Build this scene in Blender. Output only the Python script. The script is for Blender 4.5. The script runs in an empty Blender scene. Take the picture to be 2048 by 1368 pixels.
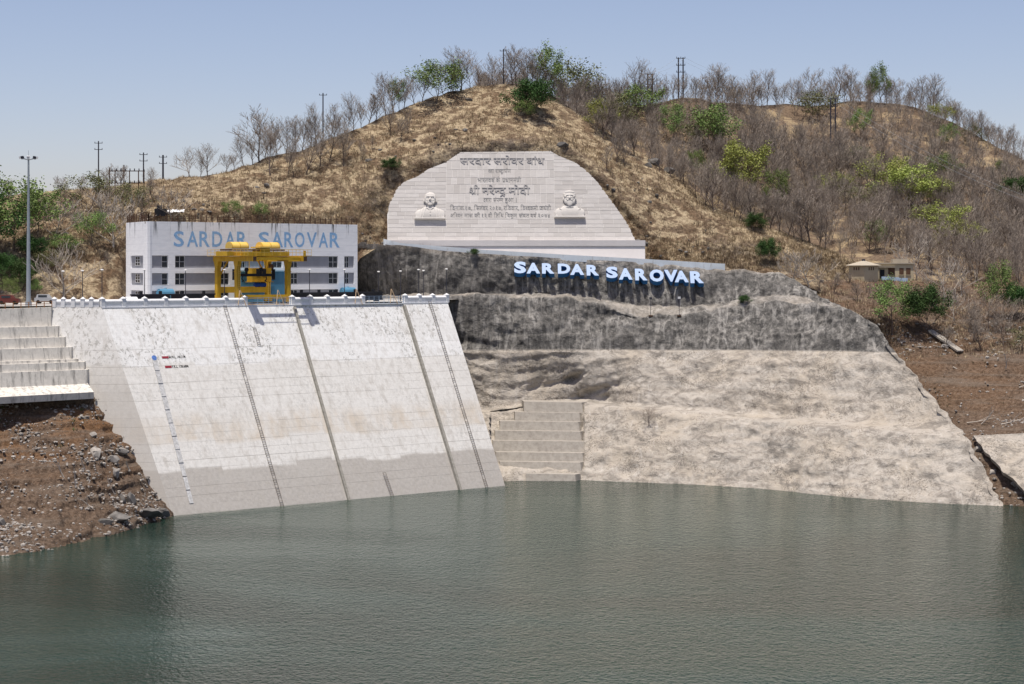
import bpy, bmesh, math, random
import numpy as np
from mathutils import Vector, Matrix

# ------------------------------------------------------------------ camera, sky, sun, exposure
SC = bpy.context.scene
COL = SC.collection
F = 3982.0          # focal length in pixels of the 2048 px wide picture
HOR = 533.0         # horizon row
HC = 44.2           # camera height over the water
cam_d = bpy.data.cameras.new('camera')
cam_d.sensor_width = 36.0
cam_d.lens = F / 2048 * 36
cam_d.shift_y = -(684 - HOR) / 2048
cam_d.clip_end = 6000
cam = bpy.data.objects.new('camera', cam_d)
cam.location = (0, 0, HC)
cam.rotation_euler = (math.radians(90), 0, 0)
COL.objects.link(cam)
SC.camera = cam

SUN_EL = math.radians(77)
SUN_DIR = Vector((-0.40, -0.92, 0)).normalized() * math.cos(SUN_EL) + Vector((0, 0, math.sin(SUN_EL)))
world = bpy.data.worlds.new('World')
SC.world = world
world.use_nodes = True
wn = world.node_tree
sky = wn.nodes.new('ShaderNodeTexSky')
sky.sky_type = 'NISHITA'
sky.sun_disc = False
sky.sun_elevation = SUN_EL
sky.sun_rotation = math.atan2(SUN_DIR.x, SUN_DIR.y)
sky.air_density = 0.7
sky.dust_density = 1.0
sky.ozone_density = 10.0
bg = wn.nodes['Background']
bg.inputs['Strength'].default_value = 0.135
tint = wn.nodes.new('ShaderNodeMix')          # camera white balance of the hazy sky
tint.data_type = 'RGBA'
tint.blend_type = 'MULTIPLY'
tint.inputs['Factor'].default_value = 1.0
tint.inputs[7].default_value = (1.5, 1.03, 0.79, 1)
wn.links.new(sky.outputs[0], tint.inputs[6])
wn.links.new(tint.outputs[2], bg.inputs['Color'])

sun_d = bpy.data.lights.new('sun', 'SUN')
sun_d.energy = 4.0
sun_d.angle = math.radians(0.53)
sun_d.color = (1.0, 0.94, 0.85)
sun = bpy.data.objects.new('sun', sun_d)
sun.rotation_euler = SUN_DIR.to_track_quat('Z', 'Y').to_euler()
sun.location = (0, 200, 300)
COL.objects.link(sun)

SC.view_settings.view_transform = 'Standard'
SC.view_settings.look = 'None'
SC.view_settings.gamma = 1
SC.view_settings.use_curve_mapping = False
SC.view_settings.exposure = 0.3

rnd = random.Random(7)
rng = np.random.default_rng(7)

# ------------------------------------------------------------------ helpers
def P(px, py, Y):
    """world point seen at a picture position when it stands Y metres away"""
    return Vector(((px - 1024) / F * Y, Y, HC + (HOR - py) / F * Y))

def hash3(ix, iy, iz, seed):
    h = (ix * 374761393 + iy * 668265263 + iz * 2147483647 + seed * 974711) & 0xffffffff
    h = ((h ^ (h >> 13)) * 1274126177) & 0xffffffff
    h = ((h ^ (h >> 16)) * 2246822519) & 0xffffffff
    return ((h ^ (h >> 15)) & 0xffffff) / float(0xffffff)

def vnoise(p, seed=0):
    i = np.floor(p).astype(np.int64)
    f = p - i
    f = f * f * (3 - 2 * f)
    r = 0
    for dx in (0, 1):
        wx = f[..., 0] if dx else 1 - f[..., 0]
        for dy in (0, 1):
            wy = f[..., 1] if dy else 1 - f[..., 1]
            for dz in (0, 1):
                wz = f[..., 2] if dz else 1 - f[..., 2]
                r = r + wx * wy * wz * hash3(i[..., 0] + dx, i[..., 1] + dy, i[..., 2] + dz, seed)
    return r * 2 - 1

def fbm(p, scale, octaves=4, seed=0, gain=0.5, ridged=False):
    a, s, t, n = 1.0, 1.0 / scale, 0, 0
    for o in range(octaves):
        v = vnoise(p * s + 17.3 * o, seed + o)
        if ridged:
            v = 1 - 2 * np.abs(v)
        t = t + a * v
        n += a
        a *= gain
        s *= 2.03
    return t / n

ORG = {}

def tag(o, label=None, cat=None, group=None, kind=None):
    if label: o['label'] = label
    if cat: o['category'] = cat
    if group: o['group'] = group
    if kind: o['kind'] = kind
    return o

def thing(name, loc, label, cat, group=None):
    o = bpy.data.objects.new(name, None)
    o.empty_display_size = 0.5
    o.location = loc
    COL.objects.link(o)
    ORG[o.name] = Vector(loc)
    return tag(o, label, cat, group, 'thing')

def mesh_obj(name, me, parent=None):
    o = bpy.data.objects.new(name, me)
    COL.objects.link(o)
    if parent is not None:
        o.parent = parent
    return o

class MB:
    """collects shapes in world coordinates, then links them as one mesh object"""
    def __init__(s):
        s.v, s.f = [], []
    def add(s, verts, faces):
        n = len(s.v)
        s.v += [tuple(v) for v in verts]
        s.f += [tuple(i + n for i in f) for f in faces]
        return s
    def frame(s, o, ax, ay, az):
        o, ax, ay, az = Vector(o), Vector(ax), Vector(ay), Vector(az)
        vs = [o + ax * i + ay * j + az * k for k in (-.5, .5) for j in (-.5, .5) for i in (-.5, .5)]
        return s.add(vs, [(0, 2, 3, 1), (4, 5, 7, 6), (0, 1, 5, 4), (2, 6, 7, 3), (0, 4, 6, 2), (1, 3, 7, 5)])
    def box(s, c, d):
        return s.frame(c, (d[0], 0, 0), (0, d[1], 0), (0, 0, d[2]))
    def bar(s, p0, p1, w, h=None, up=(0, 0, 1)):
        p0, p1 = Vector(p0), Vector(p1)
        d = p1 - p0
        u = Vector(up)
        if abs(d.normalized().dot(u)) > 0.98:
            u = Vector((1, 0, 0))
        x = d.cross(u).normalized()
        y = x.cross(d).normalized()
        return s.frame((p0 + p1) / 2, d, x * w, y * (h or w))
    def tube(s, p0, p1, r0, r1=None, n=8, caps=True):
        p0, p1 = Vector(p0), Vector(p1)
        r1 = r0 if r1 is None else r1
        d = (p1 - p0).normalized()
        u = Vector((0, 0, 1)) if abs(d.z) < 0.9 else Vector((1, 0, 0))
        x = d.cross(u).normalized()
        y = d.cross(x)
        vs = []
        for p, r in ((p0, r0), (p1, r1)):
            for i in range(n):
                a = 2 * math.pi * i / n
                vs.append(p + (x * math.cos(a) + y * math.sin(a)) * r)
        fs = [(i, (i + 1) % n, n + (i + 1) % n, n + i) for i in range(n)]
        if caps:
            fs += [tuple(range(n))[::-1], tuple(range(n, 2 * n))]
        return s.add(vs, fs)
    def prism(s, poly, ext):
        """closed polygon (list of points) extruded along ext"""
        poly = [Vector(p) for p in poly]
        n = len(poly)
        e = Vector(ext)
        vs = poly + [p + e for p in poly]
        fs = [tuple(range(n))[::-1], tuple(range(n, 2 * n))] + [(i, (i + 1) % n, n + (i + 1) % n, n + i) for i in range(n)]
        return s.add(vs, fs)
    def mesh(s, name, mat, org=(0, 0, 0), smooth=False):
        me = bpy.data.meshes.new(name)
        ox, oy, oz = org
        me.from_pydata([(a - ox, b - oy, c - oz) for a, b, c in s.v], [], s.f)
        bm = bmesh.new()
        bm.from_mesh(me)
        bmesh.ops.recalc_face_normals(bm, faces=bm.faces)
        bm.to_mesh(me)
        bm.free()
        if smooth:
            me.polygons.foreach_set('use_smooth', [True] * len(me.polygons))
        me.materials.append(mat)
        return me
    def build(s, name, mat, parent=None, smooth=False, label=None, cat=None, group=None, kind=None):
        org = Vector((0, 0, 0))
        if parent is not None:
            p = parent
            while p is not None:
                org = ORG.get(p.name, org) if p.name in ORG else org
                if p.name in ORG: break
                p = p.parent
        elif s.v:
            xs = np.array(s.v)
            org = Vector((float(xs[:, 0].mean()), float(xs[:, 1].mean()), float(xs[:, 2].min())))
        o = mesh_obj(name, s.mesh(name, mat, org, smooth), parent)
        if parent is None:
            o.location = org
            ORG[o.name] = org
        return tag(o, label, cat, group, kind)

def np_mesh(name, V, Fc, mat, smooth=False, attrs=None):
    """fast mesh from numpy arrays; Fc is (n,3) or (n,4)"""
    me = bpy.data.meshes.new(name)
    V = np.asarray(V, dtype=np.float32)
    Fc = np.asarray(Fc, dtype=np.int32)
    k = Fc.shape[1]
    me.vertices.add(len(V))
    me.vertices.foreach_set('co', V.ravel())
    me.loops.add(Fc.size)
    me.loops.foreach_set('vertex_index', Fc.ravel())
    me.polygons.add(len(Fc))
    me.polygons.foreach_set('loop_start', np.arange(0, Fc.size, k, dtype=np.int32))
    me.polygons.foreach_set('loop_total', np.full(len(Fc), k, dtype=np.int32))
    me.polygons.foreach_set('use_smooth', np.full(len(Fc), smooth))
    for an, av in (attrs or {}).items():
        at = me.attributes.new(an, 'FLOAT', 'POINT')
        at.data.foreach_set('value', np.asarray(av, dtype=np.float32).ravel())
    me.update(calc_edges=True)
    me.materials.append(mat)
    return me

# ------------------------------------------------------------------ materials
class NT:
    def __init__(s, name):
        s.m = bpy.data.materials.new(name)
        s.m.use_nodes = True
        s.t = s.m.node_tree
        s.p = s.t.nodes['Principled BSDF']
        s.p.inputs['Specular IOR Level'].default_value = 0.25
    def node(s, typ, **kw):
        n = s.t.nodes.new(typ)
        for k, v in kw.items():
            setattr(n, k, v)
        return n
    def put(s, sock, v):
        if v is None: return
        if hasattr(v, 'is_output'):
            s.t.links.new(v, sock)
        else:
            if isinstance(v, (tuple, list)) and len(v) == 3 and sock.type == 'RGBA':
                v = (*v, 1)
            sock.default_value = v
    def coord(s, scale=(1, 1, 1), kind='pos', loc=(0, 0, 0), rot=(0, 0, 0)):
        if kind == 'pos':
            src = s.node('ShaderNodeNewGeometry').outputs['Position']
        elif kind == 'uv':
            src = s.node('ShaderNodeUVMap').outputs[0]
        else:
            src = s.node('ShaderNodeTexCoord').outputs['Object']
        mp = s.node('ShaderNodeMapping')
        s.put(mp.inputs['Vector'], src)
        mp.inputs['Scale'].default_value = scale
        mp.inputs['Location'].default_value = loc
        mp.inputs['Rotation'].default_value = rot
        return mp.outputs[0]
    def noise(s, vec, scale, detail=4, rough=0.55, dist=0):
        n = s.node('ShaderNodeTexNoise')
        s.put(n.inputs['Vector'], vec)
        n.inputs['Scale'].default_value = scale
        n.inputs['Detail'].default_value = detail
        n.inputs['Roughness'].default_value = rough
        n.inputs['Distortion'].default_value = dist
        return n.outputs['Fac']
    def ramp(s, fac, stops, interp='LINEAR'):
        n = s.node('ShaderNodeValToRGB')
        n.color_ramp.interpolation = interp
        e = n.color_ramp.elements
        while len(e) < len(stops):
            e.new(0.5)
        for el, (p, c) in zip(e, stops):
            el.position = p
            el.color = (c, c, c, 1) if isinstance(c, (int, float)) else (*c, 1)
        s.put(n.inputs['Fac'], fac)
        return n.outputs['Color']
    def mix(s, fac, a, b, mode='MIX'):
        n = s.node('ShaderNodeMix', data_type='RGBA', blend_type=mode)
        s.put(n.inputs['Factor'], fac)
        s.put(n.inputs[6], a)
        s.put(n.inputs[7], b)
        return n.outputs[2]
    def math(s, op, a, b=None, c=None, clamp=False):
        n = s.node('ShaderNodeMath', operation=op, use_clamp=clamp)
        s.put(n.inputs[0], a)
        if b is not None: s.put(n.inputs[1], b)
        if c is not None: s.put(n.inputs[2], c)
        return n.outputs[0]
    def sep(s, vec):
        n = s.node('ShaderNodeSeparateXYZ')
        s.put(n.inputs[0], vec)
        return n.outputs
    def attr(s, name):
        return s.node('ShaderNodeAttribute', attribute_name=name).outputs['Fac']
    def objrand(s):
        return s.node('ShaderNodeObjectInfo').outputs['Random']
    def bump(s, h, dist=0.1, strength=1.0):
        n = s.node('ShaderNodeBump')
        n.inputs['Distance'].default_value = dist
        n.inputs['Strength'].default_value = strength
        s.put(n.inputs['Height'], h)
        s.put(s.p.inputs['Normal'], n.outputs[0])
    def done(s, color, rough=0.85, **kw):
        s.put(s.p.inputs['Base Color'], color)
        s.put(s.p.inputs['Roughness'], rough)
        for k, v in kw.items():
            s.put(s.p.inputs[k.replace('_', ' ')], v)
        return s.m

def plain(name, col, rough=0.6, var=0.15, scale=0.8, metal=0.0, dirt=None):
    n = NT(name)
    f = n.noise(n.coord(), scale, 5, 0.6)
    lo = tuple(c * (1 - var) for c in col)
    hi = tuple(min(1, c * (1 + var)) for c in col)
    c = n.ramp(f, [(0.3, lo), (0.7, hi)])
    if dirt:
        g = n.noise(n.coord((1, 1, 0.25)), scale * 2.3, 4, 0.7)
        c = n.mix(n.ramp(g, [(0.55, 0.0), (0.72, 0.75)]), c, dirt)
    return n.done(c, rough, Metallic=metal)

def mat_cliff():
    n = NT('shotcrete')
    z = n.attr('zone')                       # 0 pale lower shotcrete, 1 dark upper shotcrete
    pos = n.coord()
    big = n.noise(pos, 0.09, 5, 0.6)
    fine = n.noise(pos, 0.9, 6, 0.7)
    streak = n.noise(n.coord((0.75, 0.4, 0.08)), 1.0, 6, 0.68, 0.8)
    cr = n.math('ABSOLUTE', n.math('SUBTRACT', n.noise(n.coord((0.5, 0.5, 0.8), rot=(0, 0.6, 0)), 1.0, 5, 0.6, 0.6), 0.5))
    cr2 = n.math('ABSOLUTE', n.math('SUBTRACT', n.noise(n.coord((1.4, 1.4, 1.8)), 1.0, 4, 0.6, 0.4), 0.5))
    grit = n.noise(pos, 3.2, 5, 0.75)
    pale = n.ramp(n.math('ADD', n.math('MULTIPLY', fine, 0.6), n.math('MULTIPLY', grit, 0.4)), [(0.32, (0.27, 0.245, 0.21)), (0.45, (0.40, 0.365, 0.32)), (0.58, (0.465, 0.43, 0.38)), (0.72, (0.53, 0.49, 0.44))])
    pale = n.mix(n.ramp(big, [(0.46, 0.0), (0.64, 0.45)]), pale, (0.43, 0.365, 0.28))
    pz = n.sep(pos)[2]
    lines = n.noise(n.coord((0.015, 0.015, 0.9)), 1.0, 3, 0.6)
    pale = n.mix(n.ramp(lines, [(0.42, 0.0), (0.6, 0.35)]), pale, (0.36, 0.315, 0.26))
    dark = n.ramp(fine, [(0.34, (0.04, 0.039, 0.037)), (0.5, (0.13, 0.124, 0.115)), (0.66, (0.27, 0.256, 0.234))])
    dark = n.mix(n.ramp(streak, [(0.49, 0.0), (0.64, 0.85)]), dark, (0.36, 0.345, 0.32))
    dark = n.mix(n.ramp(big, [(0.46, 0.0), (0.62, 0.6)]), dark, (0.06, 0.058, 0.056))
    vo = n.node('ShaderNodeTexVoronoi', feature='DISTANCE_TO_EDGE')
    wv = n.node('ShaderNodeVectorMath', operation='ADD')
    n.put(wv.inputs[0], n.coord((0.10, 0.10, 0.17)))
    nz = n.node('ShaderNodeTexNoise')
    n.put(nz.inputs['Vector'], n.coord((0.3, 0.3, 0.3)))
    nz.inputs['Detail'].default_value = 6
    n.put(wv.inputs[1], nz.outputs['Color'])
    n.put(vo.inputs['Vector'], wv.outputs[0])
    vo.inputs['Scale'].default_value = 1.0
    crack = n.math('MULTIPLY', n.math('LESS_THAN', vo.outputs['Distance'], 0.016), n.ramp(big, [(0.4, 0.0), (0.5, 1.0)]))
    pale = n.mix(n.math('MULTIPLY', crack, 0.75), pale, (0.07, 0.06, 0.05))
    pale = n.mix(n.ramp(streak, [(0.56, 0.0), (0.72, 0.55)]), pale, (0.58, 0.55, 0.51))
    grime = n.noise(n.coord((0.25, 0.25, 0.5)), 1.0, 6, 0.7, 0.8)
    pale = n.mix(n.ramp(grime, [(0.49, 0.0), (0.62, 0.85)]), pale, (0.21, 0.19, 0.165))
    c = n.mix(z, pale, dark)
    n.bump(n.math('ADD', n.math('ADD', n.math('MULTIPLY', fine, 0.8), n.math('MULTIPLY', grit, 0.3)), n.math('ADD', n.math('MULTIPLY', cr, 1.6), n.math('MULTIPLY', cr2, 0.5))), 0.28, 1.0)
    return n.done(c, 0.95)

def mat_hill():
    n = NT('dry_grass_slope')
    pos = n.coord()
    rock = n.attr('rock')
    big = n.noise(pos, 0.05, 5, 0.6)
    mid = n.noise(n.coord((1, 1, 1.6)), 0.3, 6, 0.68, 0.4)
    fine = n.noise(pos, 1.7, 5, 0.7)
    grass = n.ramp(fine, [(0.3, (0.155, 0.12, 0.075)), (0.5, (0.36, 0.285, 0.185)), (0.72, (0.53, 0.44, 0.30))])
    soil = n.ramp(fine, [(0.3, (0.04, 0.026, 0.016)), (0.55, (0.115, 0.07, 0.04)), (0.75, (0.20, 0.13, 0.08))])
    stone = n.ramp(fine, [(0.3, (0.05, 0.045, 0.04)), (0.6, (0.16, 0.145, 0.125)), (0.8, (0.27, 0.25, 0.22))])
    c = n.mix(n.ramp(mid, [(0.44, 0.0), (0.54, 0.85)]), grass, soil)
    rk = n.math('ADD', rock, n.math('MULTIPLY', n.math('SUBTRACT', mid, 0.5), 1.6), clamp=True)
    c = n.mix(rk, c, n.mix(n.ramp(big, [(0.45, 0.0), (0.55, 1.0)]), soil, stone))
    n.bump(n.math('ADD', mid, n.math('MULTIPLY', fine, 0.5)), 0.5, 0.9)
    return n.done(c, 1.0)

def mat_forest_floor():
    n = NT('leaf_litter_slope')
    pos = n.coord()
    mid = n.noise(pos, 0.12, 6, 0.65, 0.5)
    fine = n.noise(pos, 1.3, 5, 0.7)
    lit = n.ramp(fine, [(0.3, (0.075, 0.052, 0.035)), (0.55, (0.165, 0.118, 0.08)), (0.75, (0.25, 0.185, 0.12))])
    gr = n.ramp(fine, [(0.3, (0.23, 0.17, 0.1)), (0.7, (0.43, 0.335, 0.205))])
    c = n.mix(n.ramp(mid, [(0.5, 0.0), (0.6, 0.9)]), lit, gr)
    n.bump(fine, 0.4, 0.8)
    return n.done(c, 1.0)

def mat_bank():
    n = NT('brown_earth')
    pos = n.coord()
    big = n.noise(n.coord((1, 1, 2.5)), 0.07, 5, 0.6, 0.4)
    band = n.noise(n.coord((0.06, 0.06, 1.1)), 1.0, 4, 0.6)
    fine = n.noise(pos, 1.6, 6, 0.72)
    peb = n.noise(pos, 4.5, 3, 0.6)
    c = n.ramp(fine, [(0.3, (0.04, 0.027, 0.018)), (0.5, (0.13, 0.088, 0.06)), (0.7, (0.25, 0.185, 0.135))])
    red = n.ramp(fine, [(0.3, (0.11, 0.056, 0.026)), (0.7, (0.27, 0.155, 0.08))])
    zz = n.attr('red')
    c = n.mix(n.math('MULTIPLY', zz, n.ramp(big, [(0.42, 0.0), (0.58, 1.0)])), c, red)
    c = n.mix(n.ramp(band, [(0.5, 0.0), (0.66, 0.6)]), c, (0.2, 0.16, 0.125))
    c = n.mix(n.ramp(peb, [(0.66, 0.0), (0.72, 0.85)]), c, (0.36, 0.335, 0.31))
    n.bump(n.math('ADD', fine, n.math('MULTIPLY', band, 0.6)), 0.6, 1.0)
    return n.done(c, 1.0)

def mat_water():
    n = NT('reservoir_water')
    pos = n.coord()
    patch = n.noise(n.coord((0.007, 0.016, 1)), 1.0, 5, 0.6, 1.2)
    w1 = n.noise(n.coord((0.8, 0.62, 1), rot=(0, 0, 0.25)), 1.0, 4, 0.6, 0.5)
    w2 = n.noise(n.coord((0.2, 0.2, 1), rot=(0, 0, -0.2)), 1.0, 3, 0.5, 0.4)
    w3 = n.noise(n.coord((1.7, 1.1, 1), rot=(0, 0, 0.4)), 1.0, 3, 0.6, 0.3)
    h = n.math('ADD', n.math('ADD', n.math('MULTIPLY', w1, 0.8), n.math('MULTIPLY', w2, 0.45)), n.math('MULTIPLY', w3, 0.9))
    amp = n.ramp(patch, [(0.4, 0.16), (0.5, 0.5), (0.6, 1.0)])
    h = n.math('MULTIPLY', n.math('SUBTRACT', h, 1.075), amp)
    n.bump(h, 2.4, 1.0)
    return n.done((0.014, 0.040, 0.028), 0.05, IOR=1.33, Specular_IOR_Level=0.38)

def mat_dam(name='painted_concrete', flank=False):
    n = NT(name)
    uv = n.coord(kind='uv')                  # u metres along the wall, v height
    u, v, _ = n.sep(uv)
    fine = n.noise(n.coord(), 1.6, 6, 0.7)
    pan = n.node('ShaderNodeTexWhiteNoise', noise_dimensions='1D')
    n.put(pan.inputs['W'], n.math('FLOOR', n.math('DIVIDE', u, 8.1)))
    step = n.math('MULTIPLY', n.math('SUBTRACT', pan.outputs[0], 0.5), 1.0)
    wob = n.math('MULTIPLY', n.math('SUBTRACT', n.noise(n.coord((0.25, 0.05, 0.25)), 1.0, 3), 0.5), 1.2)
    hv = n.math('ADD', n.math('ADD', v, step), wob)
    white = n.ramp(fine, [(0.3, (0.66, 0.66, 0.645)), (0.6, (0.78, 0.78, 0.765))])
    cream = n.ramp(fine, [(0.3, (0.60, 0.585, 0.55)), (0.6, (0.71, 0.695, 0.66))])
    bare = n.ramp(fine, [(0.3, (0.37, 0.345, 0.315)), (0.6, (0.46, 0.435, 0.40))])
    H = 40.0
    def above(h, w):
        return n.ramp(n.math('DIVIDE', hv, H), [(max(0, (h - w) / H), 0.0), ((h + w) / H, 1.0)])
    beige = n.mix(n.ramp(n.noise(n.coord((0.5, 0.5, 0.12)), 0.7, 5, 0.65), [(0.4, 0.15), (0.62, 0.8)]), cream, (0.56, 0.49, 0.40))
    bw = n.math('MULTIPLY', above(12.2, 0.35), n.math('SUBTRACT', 1.0, above(16.4, 1.2)))
    c = n.mix(above(26.0, 0.25), cream, white)
    c = n.mix(bw, c, beige)
    c = n.mix(above(7.4, 0.22), bare, c)
    # flaked and mildewed paint near the top
    fl = n.noise(n.coord((1.6, 1.6, 1.1)), 1.0, 7, 0.75, 0.3)
    area = n.noise(n.coord((0.11, 0.11, 0.13)), 1.0, 3, 0.5)
    flk = n.math('MULTIPLY', n.ramp(fl, [(0.535, 0.0), (0.58, 1.0)]), n.ramp(area, [(0.42, 0.0), (0.56, 1.0)]))
    flk = n.math('MULTIPLY', flk, n.math('ADD', 0.3, n.math('MULTIPLY', 0.6, above(26.0, 0.5))))
    c = n.mix(flk, c, (0.33, 0.325, 0.305))
    # vertical run-off stains
    st = n.noise(n.coord((0.8, 0.8, 0.035)), 1.0, 5, 0.7)
    c = n.mix(n.ramp(st, [(0.5, 0.0), (0.7, 0.6)]), c, (0.43, 0.40, 0.355))
    blot = n.noise(n.coord((0.06, 0.06, 0.12)), 1.0, 5, 0.6, 0.5)
    c = n.mix(n.ramp(blot, [(0.5, 0.0), (0.68, 0.25)]), c, (0.55, 0.53, 0.49))
    # lift joints
    fr = n.math('FRACT', n.math('DIVIDE', n.math('ADD', v, n.math('MULTIPLY', wob, 0.12)), 1.52))
    li = n.node('ShaderNodeTexWhiteNoise', noise_dimensions='1D')
    n.put(li.inputs['W'], n.math('FLOOR', n.math('DIVIDE', n.math('ADD', v, n.math('MULTIPLY', wob, 0.12)), 1.52)))
    ln = n.math('MULTIPLY', n.math('LESS_THAN', fr, 0.045), n.ramp(li.outputs[0], [(0.3, 0.12), (1.0, 0.75)]))
    ln = n.math('MULTIPLY', ln, n.ramp(n.noise(n.coord((0.09, 0.09, 0.4)), 1.0, 4, 0.6), [(0.36, 0.25), (0.6, 1.0)]))
    c = n.mix(ln, c, (0.30, 0.285, 0.26))
    fu = n.math('FRACT', n.math('DIVIDE', u, 8.1))
    lu = n.math('MULTIPLY', n.math('LESS_THAN', fu, 0.012), 0.28)
    c = n.mix(lu, c, (0.40, 0.385, 0.36))
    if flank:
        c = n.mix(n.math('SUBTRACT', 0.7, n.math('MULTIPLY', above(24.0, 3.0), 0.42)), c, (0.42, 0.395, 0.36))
    n.bump(n.math('SUBTRACT', fine, n.math('MULTIPLY', ln, 1.5)), 0.06, 0.7)
    return n.done(c, 0.85)

def mat_steps():
    n = NT('weathered_concrete')
    fine = n.noise(n.coord(), 1.2, 6, 0.7)
    st = n.noise(n.coord((1.1, 1.1, 0.05)), 1.0, 5, 0.72)
    c = n.ramp(fine, [(0.3, (0.56, 0.53, 0.475)), (0.6, (0.7, 0.665, 0.6))])
    c = n.mix(n.ramp(st, [(0.5, 0.0), (0.66, 0.8)]), c, (0.2, 0.19, 0.175))
    n.bump(fine, 0.05, 0.6)
    return n.done(c, 0.9)

def mat_terrace():
    n = NT('silted_concrete')
    fine = n.noise(n.coord(), 1.0, 6, 0.7)
    c = n.ramp(fine, [(0.3, (0.27, 0.245, 0.215)), (0.6, (0.39, 0.36, 0.315))])
    n.bump(fine, 0.1, 0.7)
    return n.done(c, 0.95)

def mat_whitewall():
    n = NT('whitewashed_wall')
    f = n.noise(n.coord((0.5, 0.5, 1.6)), 1.0, 5, 0.65)
    c = n.ramp(f, [(0.3, (0.8, 0.81, 0.83)), (0.65, (0.89, 0.895, 0.905))])
    z = n.sep(n.coord())[2]
    top = n.ramp(n.math('DIVIDE', n.math('SUBTRACT', z, 46.0), 7.0), [(0.45, 0.0), (0.98, 1.0)])
    s = n.noise(n.coord((1.0, 1.0, 0.06)), 1.0, 5, 0.75)
    c = n.mix(n.math('MULTIPLY', n.ramp(s, [(0.55, 0.0), (0.62, 1.0)]), top), c, (0.05, 0.05, 0.055))
    bl = n.math('LESS_THAN', n.math('FRACT', n.math('DIVIDE', z, 1.35)), 0.035)
    c = n.mix(n.math('MULTIPLY', bl, 0.35), c, (0.42, 0.43, 0.45))
    n.bump(f, 0.04, 0.7)
    return n.done(c, 0.9)

def mat_stone():
    n = NT('memorial_stone')
    r = n.objrand()
    f = n.noise(n.coord((0.6, 0.6, 2.5)), 1.0, 5, 0.65)
    b = n.ramp(r, [(0.0, (0.49, 0.465, 0.44)), (0.5, (0.545, 0.52, 0.495)), (0.85, (0.585, 0.56, 0.535)), (1.0, (0.45, 0.425, 0.40))])
    c = n.mix(n.ramp(f, [(0.45, 0.0), (0.75, 0.5)]), b, (0.38, 0.365, 0.35))
    return n.done(c, 0.85)

def leafmat(name, lo, hi):
    n = NT(name)
    f = n.noise(n.coord(), 1.1, 4, 0.7)
    r = n.objrand()
    c = n.ramp(f, [(0.3, lo), (0.7, hi)])
    hs = n.node('ShaderNodeHueSaturation')
    n.put(hs.inputs['Value'], n.math('ADD', 0.8, n.math('MULTIPLY', r, 0.4)))
    n.put(hs.inputs['Hue'], n.math('ADD', 0.485, n.math('MULTIPLY', r, 0.03)))
    n.put(hs.inputs['Color'], c)
    return n.done(hs.outputs[0], 0.7)

def barkmat(name, lo, hi):
    n = NT(name)
    f = n.noise(n.coord(), 0.35, 4, 0.7)
    return n.done(n.ramp(f, [(0.35, lo), (0.65, hi)]), 0.95)

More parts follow.
